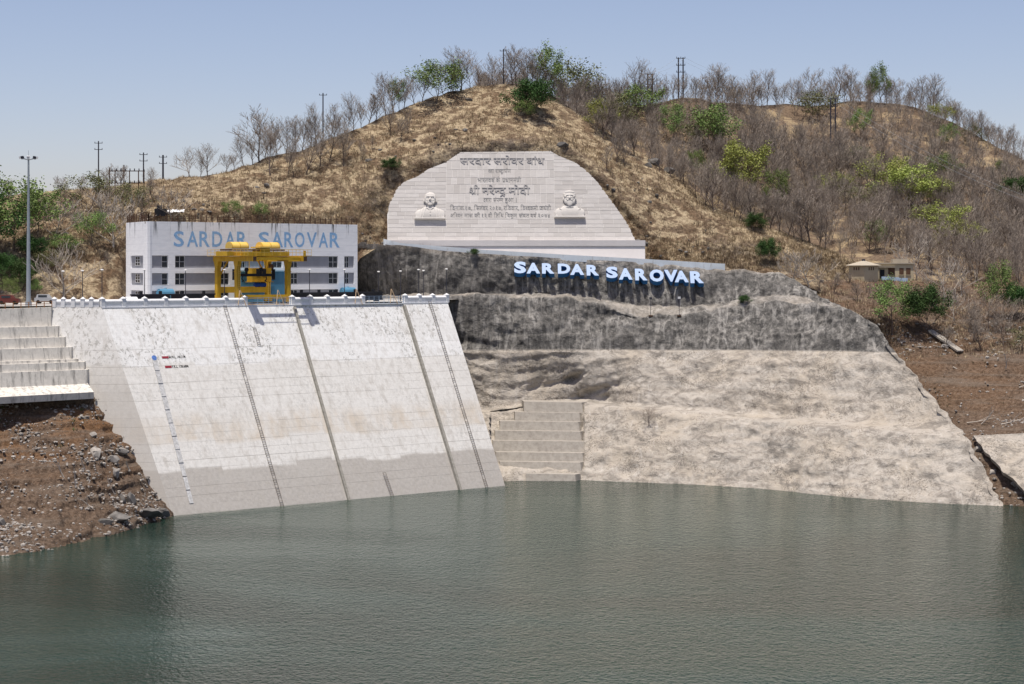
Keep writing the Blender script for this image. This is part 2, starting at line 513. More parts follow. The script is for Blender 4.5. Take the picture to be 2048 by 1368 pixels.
M = dict(
    cliff=mat_cliff(), hill=mat_hill(), forest=mat_forest_floor(), bank=mat_bank(), water=mat_water(),
    dam=mat_dam(), flank=mat_dam('painted_concrete_flank', True), steps=mat_steps(), terrace=mat_terrace(),
    wall=mat_whitewall(), stone=mat_stone(),
    mortar=plain('pale_mortar', (0.7, 0.68, 0.66), 0.9, 0.05),
    bust=plain('carved_pale_stone', (0.58, 0.555, 0.52), 0.8, 0.07, 0.5),
    carve=plain('shade_toned_letter_stone', (0.36, 0.35, 0.345), 0.9, 0.1),  # wall stone darkened: shadow along the big letter strokes is put into the colour
    carve2=plain('dark_letter_stone', (0.29, 0.285, 0.28), 0.9, 0.1),
    plinth=plain('plinth_plaster', (0.72, 0.68, 0.655), 0.85, 0.05, 0.4),
    palewall=plain('pale_blue_plaster', (0.70, 0.75, 0.775), 0.85, 0.08, 0.5, dirt=(0.45, 0.44, 0.42)),
    rib=plain('stained_joint_concrete', (0.30, 0.285, 0.25), 0.9, 0.25, 1.5),
    white=plain('white_paint', (0.78, 0.785, 0.79), 0.7, 0.05, 0.7, dirt=(0.5, 0.5, 0.49)),
    grey=plain('grey_panel_paint', (0.29, 0.295, 0.325), 0.8, 0.1, 0.6),
    glass=plain('dark_window_glass', (0.035, 0.042, 0.05), 0.15, 0.2, 0.3),
    frame=plain('white_frame', (0.70, 0.71, 0.72), 0.6, 0.05),
    bluepaint=plain('faded_blue_paint', (0.26, 0.45, 0.69), 0.8, 0.18, 1.6),
    signface=plain('pale_sign_face', (0.31, 0.42, 0.61), 0.5, 0.03, 0.3),
    signside=plain('blue_sign_side', (0.022, 0.13, 0.34), 0.5, 0.15),
    yellow=plain('crane_yellow', (0.52, 0.315, 0.022), 0.5, 0.14, 0.7, dirt=(0.36, 0.22, 0.03)),
    yellowlt=plain('faded_crane_yellow', (0.72, 0.50, 0.12), 0.5, 0.1, 0.5),
    black=plain('black_steel', (0.016, 0.017, 0.022), 0.55, 0.3),
    bluebox=plain('blue_sheet_metal', (0.085, 0.24, 0.37), 0.55, 0.1, 0.4),
    bluelt=plain('light_blue_trim', (0.33, 0.58, 0.72), 0.5, 0.08),
    tarp=plain('blue_tarpaulin', (0.015, 0.07, 0.32), 0.6, 0.2),
    rail=plain('blue_grey_rail', (0.27, 0.36, 0.47), 0.5, 0.1),
    ladder=plain('weathered_ladder_steel', (0.17, 0.14, 0.115), 0.9, 0.35, 2.0),
    rust=plain('rusty_steel', (0.095, 0.055, 0.035), 0.9, 0.35, 2.0),
    orange=plain('rusty_orange_paint', (0.33, 0.15, 0.055), 0.8, 0.25, 2.0),
    wood=plain('raw_timber', (0.52, 0.38, 0.24), 0.8, 0.15, 2.0),
    pole=plain('galvanised_pole', (0.30, 0.335, 0.365), 0.5, 0.08),
    darkpole=plain('dark_pole', (0.045, 0.045, 0.06), 0.7, 0.2),
    lamp=plain('lamp_white', (0.72, 0.72, 0.72), 0.4, 0.05),
    cream=plain('cream_wall', (0.5, 0.43, 0.29), 0.85, 0.07, 0.6),
    roof=plain('buff_roof', (0.42, 0.37, 0.29), 0.85, 0.1),
    brown=plain('brown_shutter', (0.11, 0.06, 0.035), 0.7, 0.2),
    rock=plain('grey_rock', (0.33, 0.305, 0.275), 0.95, 0.45, 0.7),
    rockdark=plain('dark_rock', (0.15, 0.142, 0.132), 0.95, 0.45, 0.7),
    road=plain('concrete_deck', (0.46, 0.44, 0.41), 0.9, 0.15, 0.5),
    drift=plain('bleached_driftwood', (0.45, 0.40, 0.34), 0.9, 0.15, 2.0),
    red=plain('dark_red_paint', (0.27, 0.03, 0.045), 0.7, 0.1),
    ink=plain('black_lettering', (0.03, 0.03, 0.03), 0.8, 0.1),
    gauge=plain('worn_gauge_paint', (0.50, 0.50, 0.495), 0.8, 0.3, 2.2),
    gaugeblue=plain('gauge_blue', (0.10, 0.2, 0.5), 0.7, 0.4, 2.5),
    maroon=plain('maroon_paint', (0.12, 0.03, 0.025), 0.5, 0.1),
    jeep=plain('grey_car_paint', (0.35, 0.36, 0.37), 0.4, 0.1),
    tyre=plain('tyre_rubber', (0.02, 0.02, 0.02), 0.9, 0.1),
    bark=barkmat('grey_brown_bark', (0.085, 0.062, 0.05), (0.19, 0.15, 0.125)),
    twig=barkmat('bare_twigs', (0.195, 0.163, 0.135), (0.355, 0.305, 0.255)),
    palebark=barkmat('pale_bark', (0.27, 0.235, 0.20), (0.43, 0.385, 0.335)),
    brush=barkmat('dry_brush_twigs', (0.085, 0.06, 0.04), (0.2, 0.145, 0.095)),
    straw=barkmat('straw_grass', (0.31, 0.24, 0.15), (0.54, 0.445, 0.295)),
    leaf_mid=leafmat('fresh_leaves', (0.10, 0.155, 0.04), (0.21, 0.29, 0.085)),
    leaf_dark=leafmat('dark_leaves', (0.025, 0.06, 0.014), (0.065, 0.125, 0.03)),
    leaf_yel=leafmat('yellow_green_leaves', (0.20, 0.235, 0.05), (0.37, 0.405, 0.11)),
    leaf_dry=leafmat('olive_leaves', (0.085, 0.095, 0.035), (0.17, 0.17, 0.07)),
)

# ------------------------------------------------------------------ terrain sheets
def curve(pts, px):
    a = np.array(pts, dtype=float)
    return [np.interp(px, a[:, 0], a[:, i]) for i in range(1, a.shape[1])]

def spans(rows, subs):
    """rows: list of (n,3) arrays -> stacked rows with linear subdivisions between them"""
    out = [rows[0]]
    for a, b, k in zip(rows[:-1], rows[1:], subs):
        for i in range(1, k + 1):
            t = i / k
            out.append(a * (1 - t) + b * t)
    return np.stack(out)

def row_img(px, pts):
    py, Y = curve(pts, px)
    return np.stack([(px - 1024) / F * Y, Y, HC + (HOR - py) / F * Y], axis=1)

def row_z(px, Y, z):
    return np.stack([(px - 1024) / F * Y, Y, np.full_like(Y, 1.0) * z], axis=1)

def smooth_rows(G, it=2):
    for _ in range(it):
        H = G.copy()
        H[1:-1] = G[1:-1] * 0.5 + (G[:-2] + G[2:]) * 0.25
        H[:, 1:-1] = H[:, 1:-1] * 0.5 + (H[:, :-2] + H[:, 2:]) * 0.25
        G = H
    return G

def normals(G):
    du = np.gradient(G, axis=1)
    dv = np.gradient(G, axis=0)
    n = np.cross(du, dv)
    n /= np.linalg.norm(n, axis=2, keepdims=True) + 1e-9
    n[n[..., 2] < -0.3] *= -1
    return n

def grid_faces(nv, nu):
    i = np.arange(nv * nu).reshape(nv, nu)
    return np.stack([i[:-1, :-1], i[:-1, 1:], i[1:, 1:], i[1:, :-1]], axis=-1).reshape(-1, 4)

GRIDS = {}
def sheet(name, G, mat, attrs=None):
    nv, nu = G.shape[:2]
    me = np_mesh(name, G.reshape(-1, 3), grid_faces(nv, nu), mat, True, attrs)
    o = mesh_obj(name, me)
    tag(o, kind='structure')
    GRIDS[name] = G
    return o

def project(V):
    return np.stack([1024 + F * V[..., 0] / V[..., 1], HOR - F * (V[..., 2] - HC) / V[..., 1]], axis=-1)

class Finder:
    def __init__(s, names):
        s.V = np.concatenate([GRIDS[n].reshape(-1, 3) for n in names])
        s.Q = project(s.V)
    def __call__(s, px, py):
        d = (s.Q[:, 0] - px) ** 2 + (s.Q[:, 1] - py) ** 2
        k = np.argsort(d)[:6]
        k = k[np.argmin(s.V[k, 1])]
        return Vector(s.V[k])

# --- water and far ground
mb = MB()
mb.add([(-1500, -700, 0), (1500, -700, 0), (1500, 470, 0), (-1500, 470, 0)], [(0, 1, 2, 3)])
mb.build('water', M['water'], kind='structure')
mb = MB()
mb.add([(-4000, 560, 18), (4000, 560, 18), (4000, 5000, 18), (-4000, 5000, 18)], [(0, 1, 2, 3)])
mb.build('ground', M['forest'], kind='structure')

# --- shotcrete cliff
YW = [(640, 430), (900, 417), (985, 410), (1050, 411), (1160, 412), (1300, 407), (1500, 398), (1700, 381), (1850, 373), (2010, 366.7), (2100, 362), (2400, 345)]
NU = 640
def cliff_row(x1, fn, x0=640):
    px = np.linspace(x0, x1, NU)
    return fn(px)
def yw(px): return curve(YW, px)[0]
rows = [
    cliff_row(2016, lambda p: row_z(p, yw(p) - 3.5, -4)),
    cliff_row(2012, lambda p: row_z(p, yw(p), 0)),
    cliff_row(1938, lambda p: row_img(p, [(640, 840, 440), (985, 826, 427), (1160, 806, 430), (1250, 818, 422), (1500, 838, 410), (1700, 855, 393), (1940, 873, 380)])),
    cliff_row(1918, lambda p: row_img(p, [(640, 833, 446), (985, 818, 434), (1160, 797, 437), (1250, 809, 430), (1500, 828, 418), (1700, 845, 401), (1940, 856, 386)])),
    cliff_row(1800, lambda p: row_img(p, [(640, 702, 450), (930, 704, 437), (1300, 703, 435), (1500, 704, 428), (1800, 708, 405)])),
    cliff_row(1800, lambda p: row_img(p, [(640, 699, 450.5), (930, 701, 437.6), (1300, 700, 435.6), (1500, 701, 428.6), (1800, 705, 405.6)])),
    cliff_row(1742, lambda p: row_img(p, [(640, 596, 455), (895, 598, 440), (1000, 594, 441), (1150, 598, 442), (1230, 616, 440), (1280, 629, 440), (1400, 629, 438), (1480, 613, 436), (1540, 601, 434), (1620, 604, 428), (1742, 640, 414)])),
    cliff_row(1690, lambda p: row_img(p, [(640, 593, 460), (895, 595, 446), (1000, 590, 447), (1150, 594, 448), (1230, 606, 447), (1280, 616, 447), (1400, 616, 445), (1480, 604, 442), (1540, 596, 440), (1620, 598, 434), (1735, 632, 420)])),
    cliff_row(1606, lambda p: row_img(p, [(640, 480, 462), (720, 486, 451), (800, 489, 449), (880, 502, 448.6), (1000, 510, 448.8), (1300, 526, 449.2), (1450, 539, 448.5), (1560, 552, 445), (1620, 575, 440), (1700, 612, 428)])),
]
G = spans(rows, [4, 44, 5, 40, 2, 36, 8, 34])
G = smooth_rows(G, 2)
rowzone = np.concatenate([[0], np.zeros(4 + 44 + 5 + 40), np.full(2, 0.0), np.ones(36 + 8 + 34)])
rowzone[94:96] = [0.0, 0.5]
N = normals(G)
N[..., 1] = -np.abs(N[..., 1])
nv = G.shape[0]
amp = np.ones((nv, NU))
amp[:5] *= 0.5
lump = fbm(G * [0.8, 1, 1.0], 9.0, 4, 11)
lump2 = fbm(G, 2.6, 4, 23)
rid = fbm(G * [1, 1, 0.55], 5.0, 4, 37, ridged=True)
hol = np.clip(fbm(G * [0.7, 1, 1.4], 9.0, 3, 51) - 0.18, 0, 1) * 2.2
z = rowzone[:, None]
fine_d = fbm(G, 1.1, 3, 29, ridged=True)
ph = (G[..., 2] / 2.6 + fbm(G * [1, 1, 0.4], 16, 3, 55) * 1.6) % 1.0
ledge = (np.where(ph < 0.75, ph / 0.75, (1 - ph) / 0.25) - 0.5) * np.clip(0.4 + 1.2 * fbm(G, 12, 2, 56), 0, 1.2)
fold = fbm(G * [1, 1, 0.25] + [0, 0, 3], 4.5, 3, 43, ridged=True)
d = lump * (1.45 - 0.6 * z) + lump2 * 0.38 + fine_d * 0.14 + (1 - z) * (rid * 0.35 + fold * 0.3 - ledge * 0.38) - z * ledge * 0.35 + z * (rid * 0.7 + lump2 * 0.25) - hol * 1.1
for hx, hy, hw, hh, hd in ((1145, 757, 22, 9, 2.6), (1165, 792, 26, 8, 2.4), (1205, 796, 18, 8, 2.2), (1220, 772, 26, 8, 1.6), (1068, 776, 14, 7, 1.6), (1100, 770, 16, 6, 1.2), (1510, 870, 40, 9, 0.9), (1690, 830, 40, 12, 1.0)):
    qq = project(G)
    d = d - hd * np.clip(0.75 + 0.9 * lump2, 0.1, 1.4) * np.exp(-((qq[..., 0] - hx) / hw) ** 2 - ((qq[..., 1] - hy + 0.35 * (qq[..., 0] - hx)) / hh) ** 2)
ri = np.arange(nv)[:, None]
flat = np.clip(np.abs(ri - 95) / 7.0, 0.12, 1) * np.clip(np.abs(ri - 51) / 5.0, 0.35, 1)
d *= amp * flat
edge = np.ones(NU)
edge[-25:] = np.linspace(1, 0.25, 25)
G = G + N * (d * edge)[..., None]
G[:, -8:, 0] += (fbm(G[:, -8:], 2.0, 3, 5) * 1.2)
G[:, -3, 1] += 0.5
G[:, -2, 1] += 1.6
G[:, -1, 1] += 3.0
qx = project(G)[..., 0]
inter = (qx > 980) & (qx < 1168) & (np.arange(nv)[:, None] < 50) & (np.arange(nv)[:, None] > 1)
G[..., 1] += np.where(inter, np.clip((np.arange(nv)[:, None] - 9) / 6, 0, 1) * (2.6 + 1.2 * fbm(G, 3, 2, 99)), 0.0)
zone = np.clip(rowzone[:, None] + np.zeros((nv, NU)), 0, 1)
# grey fades out to dusty rubble towards the top edge
top = np.clip((np.arange(nv)[:, None] - (nv - 5)) / 5, 0, 1)
zone = zone * (1 - 0.75 * top)
berm = np.zeros(nv)
berm[132:141] = 1
zone = np.clip(zone - 0.75 * berm[:, None] * np.clip(0.6 + fbm(G, 4, 2, 8), 0, 1), 0, 1)
sheet('cliff', G, M['cliff'], {'zone': zone})

# --- right bank of bare brown earth
px = np.linspace(1560, 2420, 300)
rows = [
    row_z(px, yw(px) + 0.0, -4),
    row_z(px, yw(px) + 2.5, 0),
    row_img(px, [(1560, 905, 412), (1700, 900, 402), (1930, 895, 383), (2048, 850, 384), (2420, 860, 366)]),
    row_img(px, [(1560, 850, 424), (1700, 855, 412), (1930, 842, 395), (2048, 838, 392), (2420, 842, 376)]),
    row_img(px, [(1560, 780, 434), (1700, 760, 420), (1800, 735, 412), (1900, 718, 412), (2048, 715, 408), (2420, 730, 395)]),
    row_img(px, [(1560, 700, 446), (1700, 690, 424), (1760, 690, 421), (1850, 692, 420), (1950, 690, 420), (2048, 690, 418), (2420, 700, 405)]),
    row_img(px, [(1560, 598, 444), (1660, 604, 432), (1740, 634, 421), (1800, 640, 428), (1900, 630, 438), (2048, 625, 436), (2420, 640, 425)]),
    row_img(px, [(1560, 562, 455), (1640, 568, 452), (1700, 563, 454), (1830, 567, 455), (1900, 580, 456), (2048, 590, 458), (2420, 600, 450)]),
    row_img(px, [(1560, 550, 480), (1700, 556, 474), (1830, 559, 476), (2048, 570, 482), (2420, 580, 474)]),
]
G = smooth_rows(spans(rows, [3, 22, 10, 22, 10, 16, 14, 10]), 1)
N = normals(G)
N[..., 1] = -np.abs(N[..., 1]) * 0.6
N[..., 2] = np.abs(N[..., 2])
ph = (G[..., 2] / 2.4 + fbm(G, 12, 3, 5) * 1.3) % 1.0
terr = (np.where(ph < 0.8, ph / 0.8, (1 - ph) / 0.2) - 0.5) * np.clip(0.4 + 0.9 * fbm(G, 9, 2, 6), 0, 1.2)
d = fbm(G, 6, 4, 61) * 0.6 + fbm(G, 1.8, 4, 62, ridged=True) * 0.4 - terr * 0.7
G = G + N * d[..., None]
sheet('right_bank', G, M['bank'], {'red': np.clip((G[..., 2] - 14) / 8, 0, 0.3)})

# --- left bank below the concrete steps
px = np.linspace(-420, 420, 330)
LW = [(-420, 296), (-150, 301), (0, 304), (100, 310), (200, 325), (260, 334), (300, 344), (345, 352.5), (420, 368)]
lw = curve(LW, px)[0]
rows = [
    row_z(px, lw - 4, -4),
    row_z(px, lw, 0),
    row_img(px, [(-420, 1040, 314), (0, 1035, 322), (120, 1022, 329), (220, 1000, 341), (300, 985, 353), (345, 990, 358), (420, 1000, 372)]),
    row_img(px, [(-420, 905, 336), (0, 905, 341), (120, 900, 346), (200, 893, 351.5), (255, 890, 357), (300, 900, 362), (420, 940, 376)]),
    row_img(px, [(-420, 845, 344), (0, 845, 348), (120, 840, 352), (200, 838, 357.5), (235, 842, 361.5), (300, 870, 368), (420, 900, 380)]),
    row_img(px, [(-420, 795, 350.5), (0, 792, 353.5), (100, 786, 357), (185, 781, 361.5), (235, 800, 365), (300, 840, 372), (420, 860, 384)]),
    row_img(px, [(-420, 780, 360), (0, 775, 363), (100, 772, 366), (185, 770, 368), (300, 830, 376), (420, 850, 388)]),
]
G = smooth_rows(spans(rows, [3, 34, 36, 18, 16, 6]), 1)
N = normals(G)
N[..., 1] = -np.abs(N[..., 1]) * 0.7
N[..., 2] = np.abs(N[..., 2])
ph = (G[..., 2] / 1.9 + fbm(G, 12, 3, 5) * 1.3) % 1.0
terr = (np.where(ph < 0.8, ph / 0.8, (1 - ph) / 0.2) - 0.5) * np.clip(0.55 + 0.9 * fbm(G, 9, 2, 6), 0, 1.2)
d = fbm(G, 6, 4, 71) * 0.8 + fbm(G, 1.3, 4, 72, ridged=True) * 0.5 - terr * 0.9
fade = np.clip((300 - px) / 60, 0.25, 1)[None, :]
d = d * fade
d[-10:] -= 0.5
G = G + N * d[..., None]
sheet('left_bank', G, M['bank'], {'red': np.clip((G[..., 2] - 6) / 6, 0, 1)})

# --- front hill
px = np.linspace(-420, 1790, 620)
rows = [
    row_img(px, [(-420, 612, 396), (0, 607, 402), (100, 605, 404), (240, 601, 414), (300, 600, 428), (700, 590, 446), (715, 520, 449), (760, 492, 450.5), (880, 506, 450.2), (1000, 514, 451.2), (1300, 530, 452.2), (1450, 543, 450.2), (1560, 553, 447), (1620, 576, 442), (1700, 610, 440), (1790, 640, 440)]),
    row_img(px, [(-420, 495, 418), (0, 492, 418), (100, 490, 418), (240, 480, 424), (300, 500, 436), (600, 500, 449), (715, 487, 452), (775, 484, 456), (1000, 500, 458), (1290, 523, 456.5), (1450, 532, 456), (1560, 538, 453), (1640, 550, 453), (1700, 572, 456), (1790, 600, 456)]),
    row_img(px, [(-420, 455, 430), (0, 452, 431), (100, 450, 431), (240, 440, 434), (350, 424, 441), (500, 420, 449), (640, 425, 453), (720, 400, 459), (780, 350, 464), (860, 312, 467), (940, 290, 468), (1080, 288, 468), (1150, 305, 468), (1200, 350, 466), (1260, 420, 463), (1300, 470, 461), (1450, 492, 464), (1600, 512, 464), (1700, 548, 464), (1790, 585, 462)]),
    row_img(px, [(-420, 425, 445), (0, 420, 448), (100, 412, 448), (240, 400, 449), (400, 388, 455), (560, 360, 463), (640, 340, 468), (760, 285, 476), (900, 250, 482), (1010, 240, 484), (1100, 255, 484), (1200, 300, 481), (1290, 345, 479), (1360, 395, 476), (1430, 440, 473), (1600, 495, 468), (1700, 533, 468), (1790, 575, 466)]),
    row_img(px, [(-420, 402, 470), (0, 392, 472), (100, 380, 472), (200, 374, 470), (290, 362, 470), (400, 350, 470), (480, 331, 472), (560, 306, 476), (640, 285, 480), (700, 262, 484), (760, 231, 490), (830, 201, 496), (900, 179, 500), (950, 167, 502), (1010, 164, 502), (1060, 172, 502), (1120, 192, 502), (1180, 236, 499), (1290, 308, 494), (1360, 360, 490), (1430, 418, 484), (1540, 455, 478), (1640, 490, 472), (1710, 522, 470), (1790, 570, 470)]),
]
back = rows[-1] + np.array([0, 70, -28.0])
rows.append(back)
G = smooth_rows(spans(rows, [30, 40, 34, 30, 14]), 2)
nv = G.shape[0]
N = normals(G)
N[..., 1] = -np.abs(N[..., 1])
N[..., 2] = np.abs(N[..., 2])
rr = np.arange(nv)[:, None] + 0 * px[None, :]
cut = np.clip(1 - np.abs(rr - 55) / 32, 0, 1)
cut = np.maximum(cut, np.clip(1 - np.abs(rr - 18) / 22, 0, 1))
rock = cut * np.clip(0.55 + 1.1 * fbm(G, 16, 3, 81), 0, 1)
rock = rock * np.where((px > 255) & (px < 690) & (rr > 28), 0.25, 1.0)
d = fbm(G, 14, 4, 82) * 0.9 + fbm(G, 3.2, 4, 83) * 0.6 + rock * fbm(G, 2.5, 4, 84, ridged=True) * 1.1
d *= np.clip(rr / 6, 0.15, 1)
G = G + N * d[..., None]
# the memorial must stand clear of the slope behind it
muX = (px > 755) & (px < 1300)
wq = np.clip((px - 715) / 60, 0, 1) * np.clip((1350 - px) / 70, 0, 1)
wr = np.zeros(nv)
wr[18:76] = np.clip(np.minimum(np.arange(58) / 8, (57 - np.arange(58)) / 12), 0, 1)
G[..., 1] += 2.2 * wr[:, None] * wq[None, :]
sheet('hillside', G, M['hill'], {'rock': np.clip(rock, 0, 1)})

# --- wooded hill further back
px = np.linspace(960, 2500, 420)
rows = [
    row_img(px, [(960, 320, 545), (1180, 350, 535), (1430, 480, 522), (1640, 555, 498), (1710, 560, 482), (2048, 585, 474), (2500, 610, 465)]),
    row_img(px, [(960, 240, 575), (1180, 290, 570), (1430, 370, 570), (1640, 430, 560), (1850, 450, 545), (2048, 490, 535), (2500, 540, 525)]),
    row_img(px, [(960, 205, 598), (1180, 240, 598), (1430, 275, 602), (1640, 300, 612), (1850, 310, 610), (2048, 380, 590), (2500, 470, 570)]),
    row_img(px, [(960, 184, 612), (1060, 190, 612), (1120, 198, 612), (1180, 205, 614), (1250, 208, 616), (1300, 206, 619), (1350, 193, 622), (1400, 197, 624), (1450, 207, 630), (1500, 211, 637), (1560, 208, 642), (1620, 206, 647), (1690, 196, 652), (1760, 197, 652), (1830, 207, 647), (1880, 229, 642), (1930, 253, 634), (2000, 289, 624), (2048, 313, 617), (2500, 470, 590)]),
]
rows.append(rows[-1] + np.array([0, 90, -40.0]))
G = smooth_rows(spans(rows, [26, 26, 20, 10]), 2)
N = normals(G)
N[..., 1] = -np.abs(N[..., 1])
N[..., 2] = np.abs(N[..., 2])
d = fbm(G, 30, 3, 91) * 2.6 + fbm(G, 8, 4, 92) * 0.9
G = G + N * d[..., None]
sheet('wooded_hill', G, M['forest'])

# ------------------------------------------------------------------ the dam
TH = math.radians(39.6)
DA = Vector((math.cos(TH), math.sin(TH), 0))         # along the crest
DN = Vector((math.sin(TH), -math.cos(TH), 0))        # upstream, towards the water
L0 = Vector((-75.1, 365.0, 0))
LEN = 80.0
ZS, SL, SL2 = 36.7, 0.515, 0.33
def D(a, b, z):
    return L0 + DA * a + DN * b + Vector((0, 0, z))
def a_at(px, b):
    """distance along the crest where picture column px meets the line b metres upstream"""
    k = (px - 1024) / F
    q = L0 + DN * b
    return (k * q.y - q.x) / (DA.x - k * DA.y)
def z_at(px, py, b):
    p = D(a_at(px, b), b, 0)
    return HC + (HOR - py) / F * p.y
def face(a, z, off=0.0):
    return D(a, SL * (ZS - z), z) + (DN + Vector((0, 0, SL))).normalized() * off
def corner(z):
    h = ZS - z
    return L0 + Vector(((SL * h - math.cos(TH) * SL2 * h) / math.sin(TH), -SL2 * h, z))
def face_a(px, py):
    """(a,z) on the sloping face seen at a picture position"""
    lo, hi = -5.0, 38.0
    for _ in range(40):
        z = (lo + hi) / 2
        b = SL * (ZS - z)
        if z_at(px, py, b) > z: lo = z
        else: hi = z
    return a_at(px, SL * (ZS - z)), z

dam = thing('concrete_dam', D(40, 0, 0), 'long white painted concrete dam with sloping upstream face rising from the green water', 'dam')

def uv_grid(name, fn, nu, nv, mat, parent):
    """grid fn(s,t)->(point,u,v) with a UV map in metres"""
    V, U = [], []
    for j in range(nv + 1):
        for i in range(nu + 1):
            p, u, v = fn(i / nu, j / nv)
            V.append(p - ORG[parent.name])
            U.append((u, v))
    Fc = grid_faces(nv + 1, nu + 1)
    me = np_mesh(name, np.array([tuple(p) for p in V]), Fc, mat)
    uvl = me.uv_layers.new(name='UVMap')
    U = np.array(U, dtype=np.float32)
    uvl.data.foreach_set('uv', U[Fc.ravel()].ravel())
    return mesh_obj(name, me, parent)

# joints split the face in bays, each bay set very slightly proud of or behind its neighbour
JA = [face_a(640, 800)[0], face_a(865, 800)[0]]
def face_fn(a0fn, a1fn, off):
    def fn(s, t):
        z = -4 + (ZS + 4) * t
        a0, a1 = a0fn(z), a1fn(z)
        a = a0 + (a1 - a0) * s
        return face(a, z, off), a, z
    return fn
def a_corner(z):
    return (corner(z) - L0).dot(DA)
bays = [(a_corner, lambda z: JA[0], 0.0), (lambda z: JA[0], lambda z: JA[1], -0.22), (lambda z: JA[1], lambda z: LEN, 0.0)]
for b0, b1, off in bays:
    uv_grid('face_bay', face_fn(b0, b1, off), 24, 48, M['dam'], dam)
def flank_fn(s, t):
    z = -4 + (ZS + 4) * t
    c = corner(z)
    return c + Vector((-(1 - s) * 32, 0, 0)), -(1 - s) * 32, z
uv_grid('flank_wall', flank_fn, 12, 40, M['flank'], dam)
mb = MB()   # right end and body behind the face
e0, e1 = face(LEN, -4), face(LEN, ZS)
mb.add([e0, e1, D(LEN, -22, ZS), D(LEN, -22, -4)], [(0, 1, 2, 3)])
mb.build('end_wall', M['terrace'], dam)
for ja in JA:
    mb = MB()
    p0, p1 = face(ja, -3, 0), face(ja, ZS - 0.6, 0)
    up = (DN + Vector((0, 0, SL))).normalized()
    mb.frame((p0 + p1) / 2, p1 - p0, DA * 0.5, up * 0.9)
    mb.build('joint_rib', M['rib'], dam)

def ladder(p_top, p_bot, parent):
    (a0, z0), (a1, z1) = face_a(*p_top), face_a(*p_bot)
    t = MB()
    w = 0.32
    for s in (-w, w):
        t.bar(face(a0 + s, z0, 0.14), face(a1 + s, z1, 0.14), 0.05)
    o = t.build('ladder', M['ladder'], parent)
    r = MB()
    n = int((face(a0, z0) - face(a1, z1)).length / 0.45)
    for i in range(n + 1):
        k = i / n
        if rnd.random() < 0.1: continue
        a, z = a0 + (a1 - a0) * k, z0 + (z1 - z0) * k
        r.bar(face(a - w, z, 0.16), face(a + w, z, 0.16), 0.055)
        if i % 4 == 0:
            r.bar(face(a - w, z, 0), face(a - w, z, 0.16), 0.06)
    q = r.build('rungs', M['ladder'], o, kind='stuff')
ladder((449, 612), (565, 1016), dam)
ladder((859, 604), (973, 976), dam)
ladder((768, 946), (785, 995), dam)
ladder((508, 655), (518, 691), dam)

# staff gauge painted and plated down the face
(ga, gz), (gb, gy) = face_a(308, 716), face_a(383, 1008)
g = MB()
seg = 11
for i in range(seg):
    k0, k1 = i / seg + 0.004, (i + 1) / seg - 0.004
    w = 0.5 if i < 8 else 0.42
    off = 0.05 + 0.03 * (i % 2)
    A = [face(ga + (gb - ga) * k + s * w, gz + (gy - gz) * k, off) for k, s in ((k0, -1), (k0, 1), (k1, 1), (k1, -1))]
    pl = MB()
    pl.prism(A, (DN + Vector((0, 0, SL))).normalized() * 0.05)
    pl.build('gauge_plate', M['gauge'], dam)
pl = MB()   # bent plate hanging off the bottom
A, B = face(gb, gy, 0.1), face(gb + 0.1, gy - 1.6, 0.5)
pl.frame(A + Vector((-0.2, 0, -0.9)), (0.75, 0.2, -0.5), (0.5, 0, 1.0), (0, -0.04, 0.03))
pl.build('bent_gauge_plate', M['pole'], dam)
pl = MB()
cc = face(ga, gz, 0.09)
upv = (face(0, 1) - face(0, 0)).normalized()
pl.prism([cc + DA * (0.5 * math.cos(t)) + upv * (0.5 * math.sin(t)) for t in np.linspace(0, 2 * math.pi, 21)[:-1]], (DN + Vector((0, 0, SL))).normalized() * 0.04)
pl.build('gauge_roundel', M['gaugeblue'], dam)

# ---- text
def text_mesh(s, bold=0.0, space=1.0):
    c = bpy.data.curves.new('t', 'FONT')
    c.body = s
    c.size = 1
    c.offset = bold
    c.space_character = space
    c.resolution_u = 3
    o = bpy.data.objects.new('t', c)
    COL.objects.link(o)
    dg = bpy.context.evaluated_depsgraph_get()
    dg.update()
    me = bpy.data.meshes.new_from_object(o.evaluated_get(dg))
    bpy.data.objects.remove(o)
    bpy.data.curves.remove(c)
    V = np.array([v.co[:] for v in me.vertices]).reshape(-1, 3)
    Fc = [tuple(p.vertices) for p in me.polygons]
    bpy.data.meshes.remove(me)
    return V, Fc

def extrude_flat(V, Fc):
    """flat glyph faces (2-D) -> front faces, side faces, as index lists for points doubled in depth"""
    n = len(V)
    ed = {}
    for f in Fc:
        for i in range(len(f)):
            e = (f[i], f[(i + 1) % len(f)])
            ed[e] = 1
    sides = [(a, b, b + n, a + n) for (a, b) in ed if (b, a) not in ed]
    return n, sides

def glyph(s, x0, x1, y0, y1, bold=0.0):
    """glyph mesh fitted to a box in 2-D"""
    V, Fc = text_mesh(s, bold)
    lo, hi = V.min(0), V.max(0)
    V = V.copy()
    V[:, 0] = x0 + (V[:, 0] - lo[0]) / max(1e-6, hi[0] - lo[0]) * (x1 - x0)
    V[:, 1] = y0 + (V[:, 1] - lo[1]) / max(1e-6, hi[1] - lo[1]) * (y1 - y0)
    return V, Fc

def solid_glyph(V, Fc, place, depth_vec, mat, name, parent, side_mat=None, face_name=None):
    n, sides = extrude_flat(V, Fc)
    pts = [place(v[0], v[1]) for v in V]
    dv = Vector(depth_vec)
    if side_mat is None:
        b = MB()
        b.add(pts + [p - dv for p in pts], Fc + sides)
        return b.build(name, mat, parent)
    b = MB()
    b.add(pts + [p - dv for p in pts], sides + [tuple(i + n for i in f[::-1]) for f in Fc])
    o = b.build(name, side_mat, parent)
    f = MB()
    e = dv.normalized() * 0.012
    f.add([p + e for p in pts], Fc)
    f.build(face_name, mat, o)
    return o

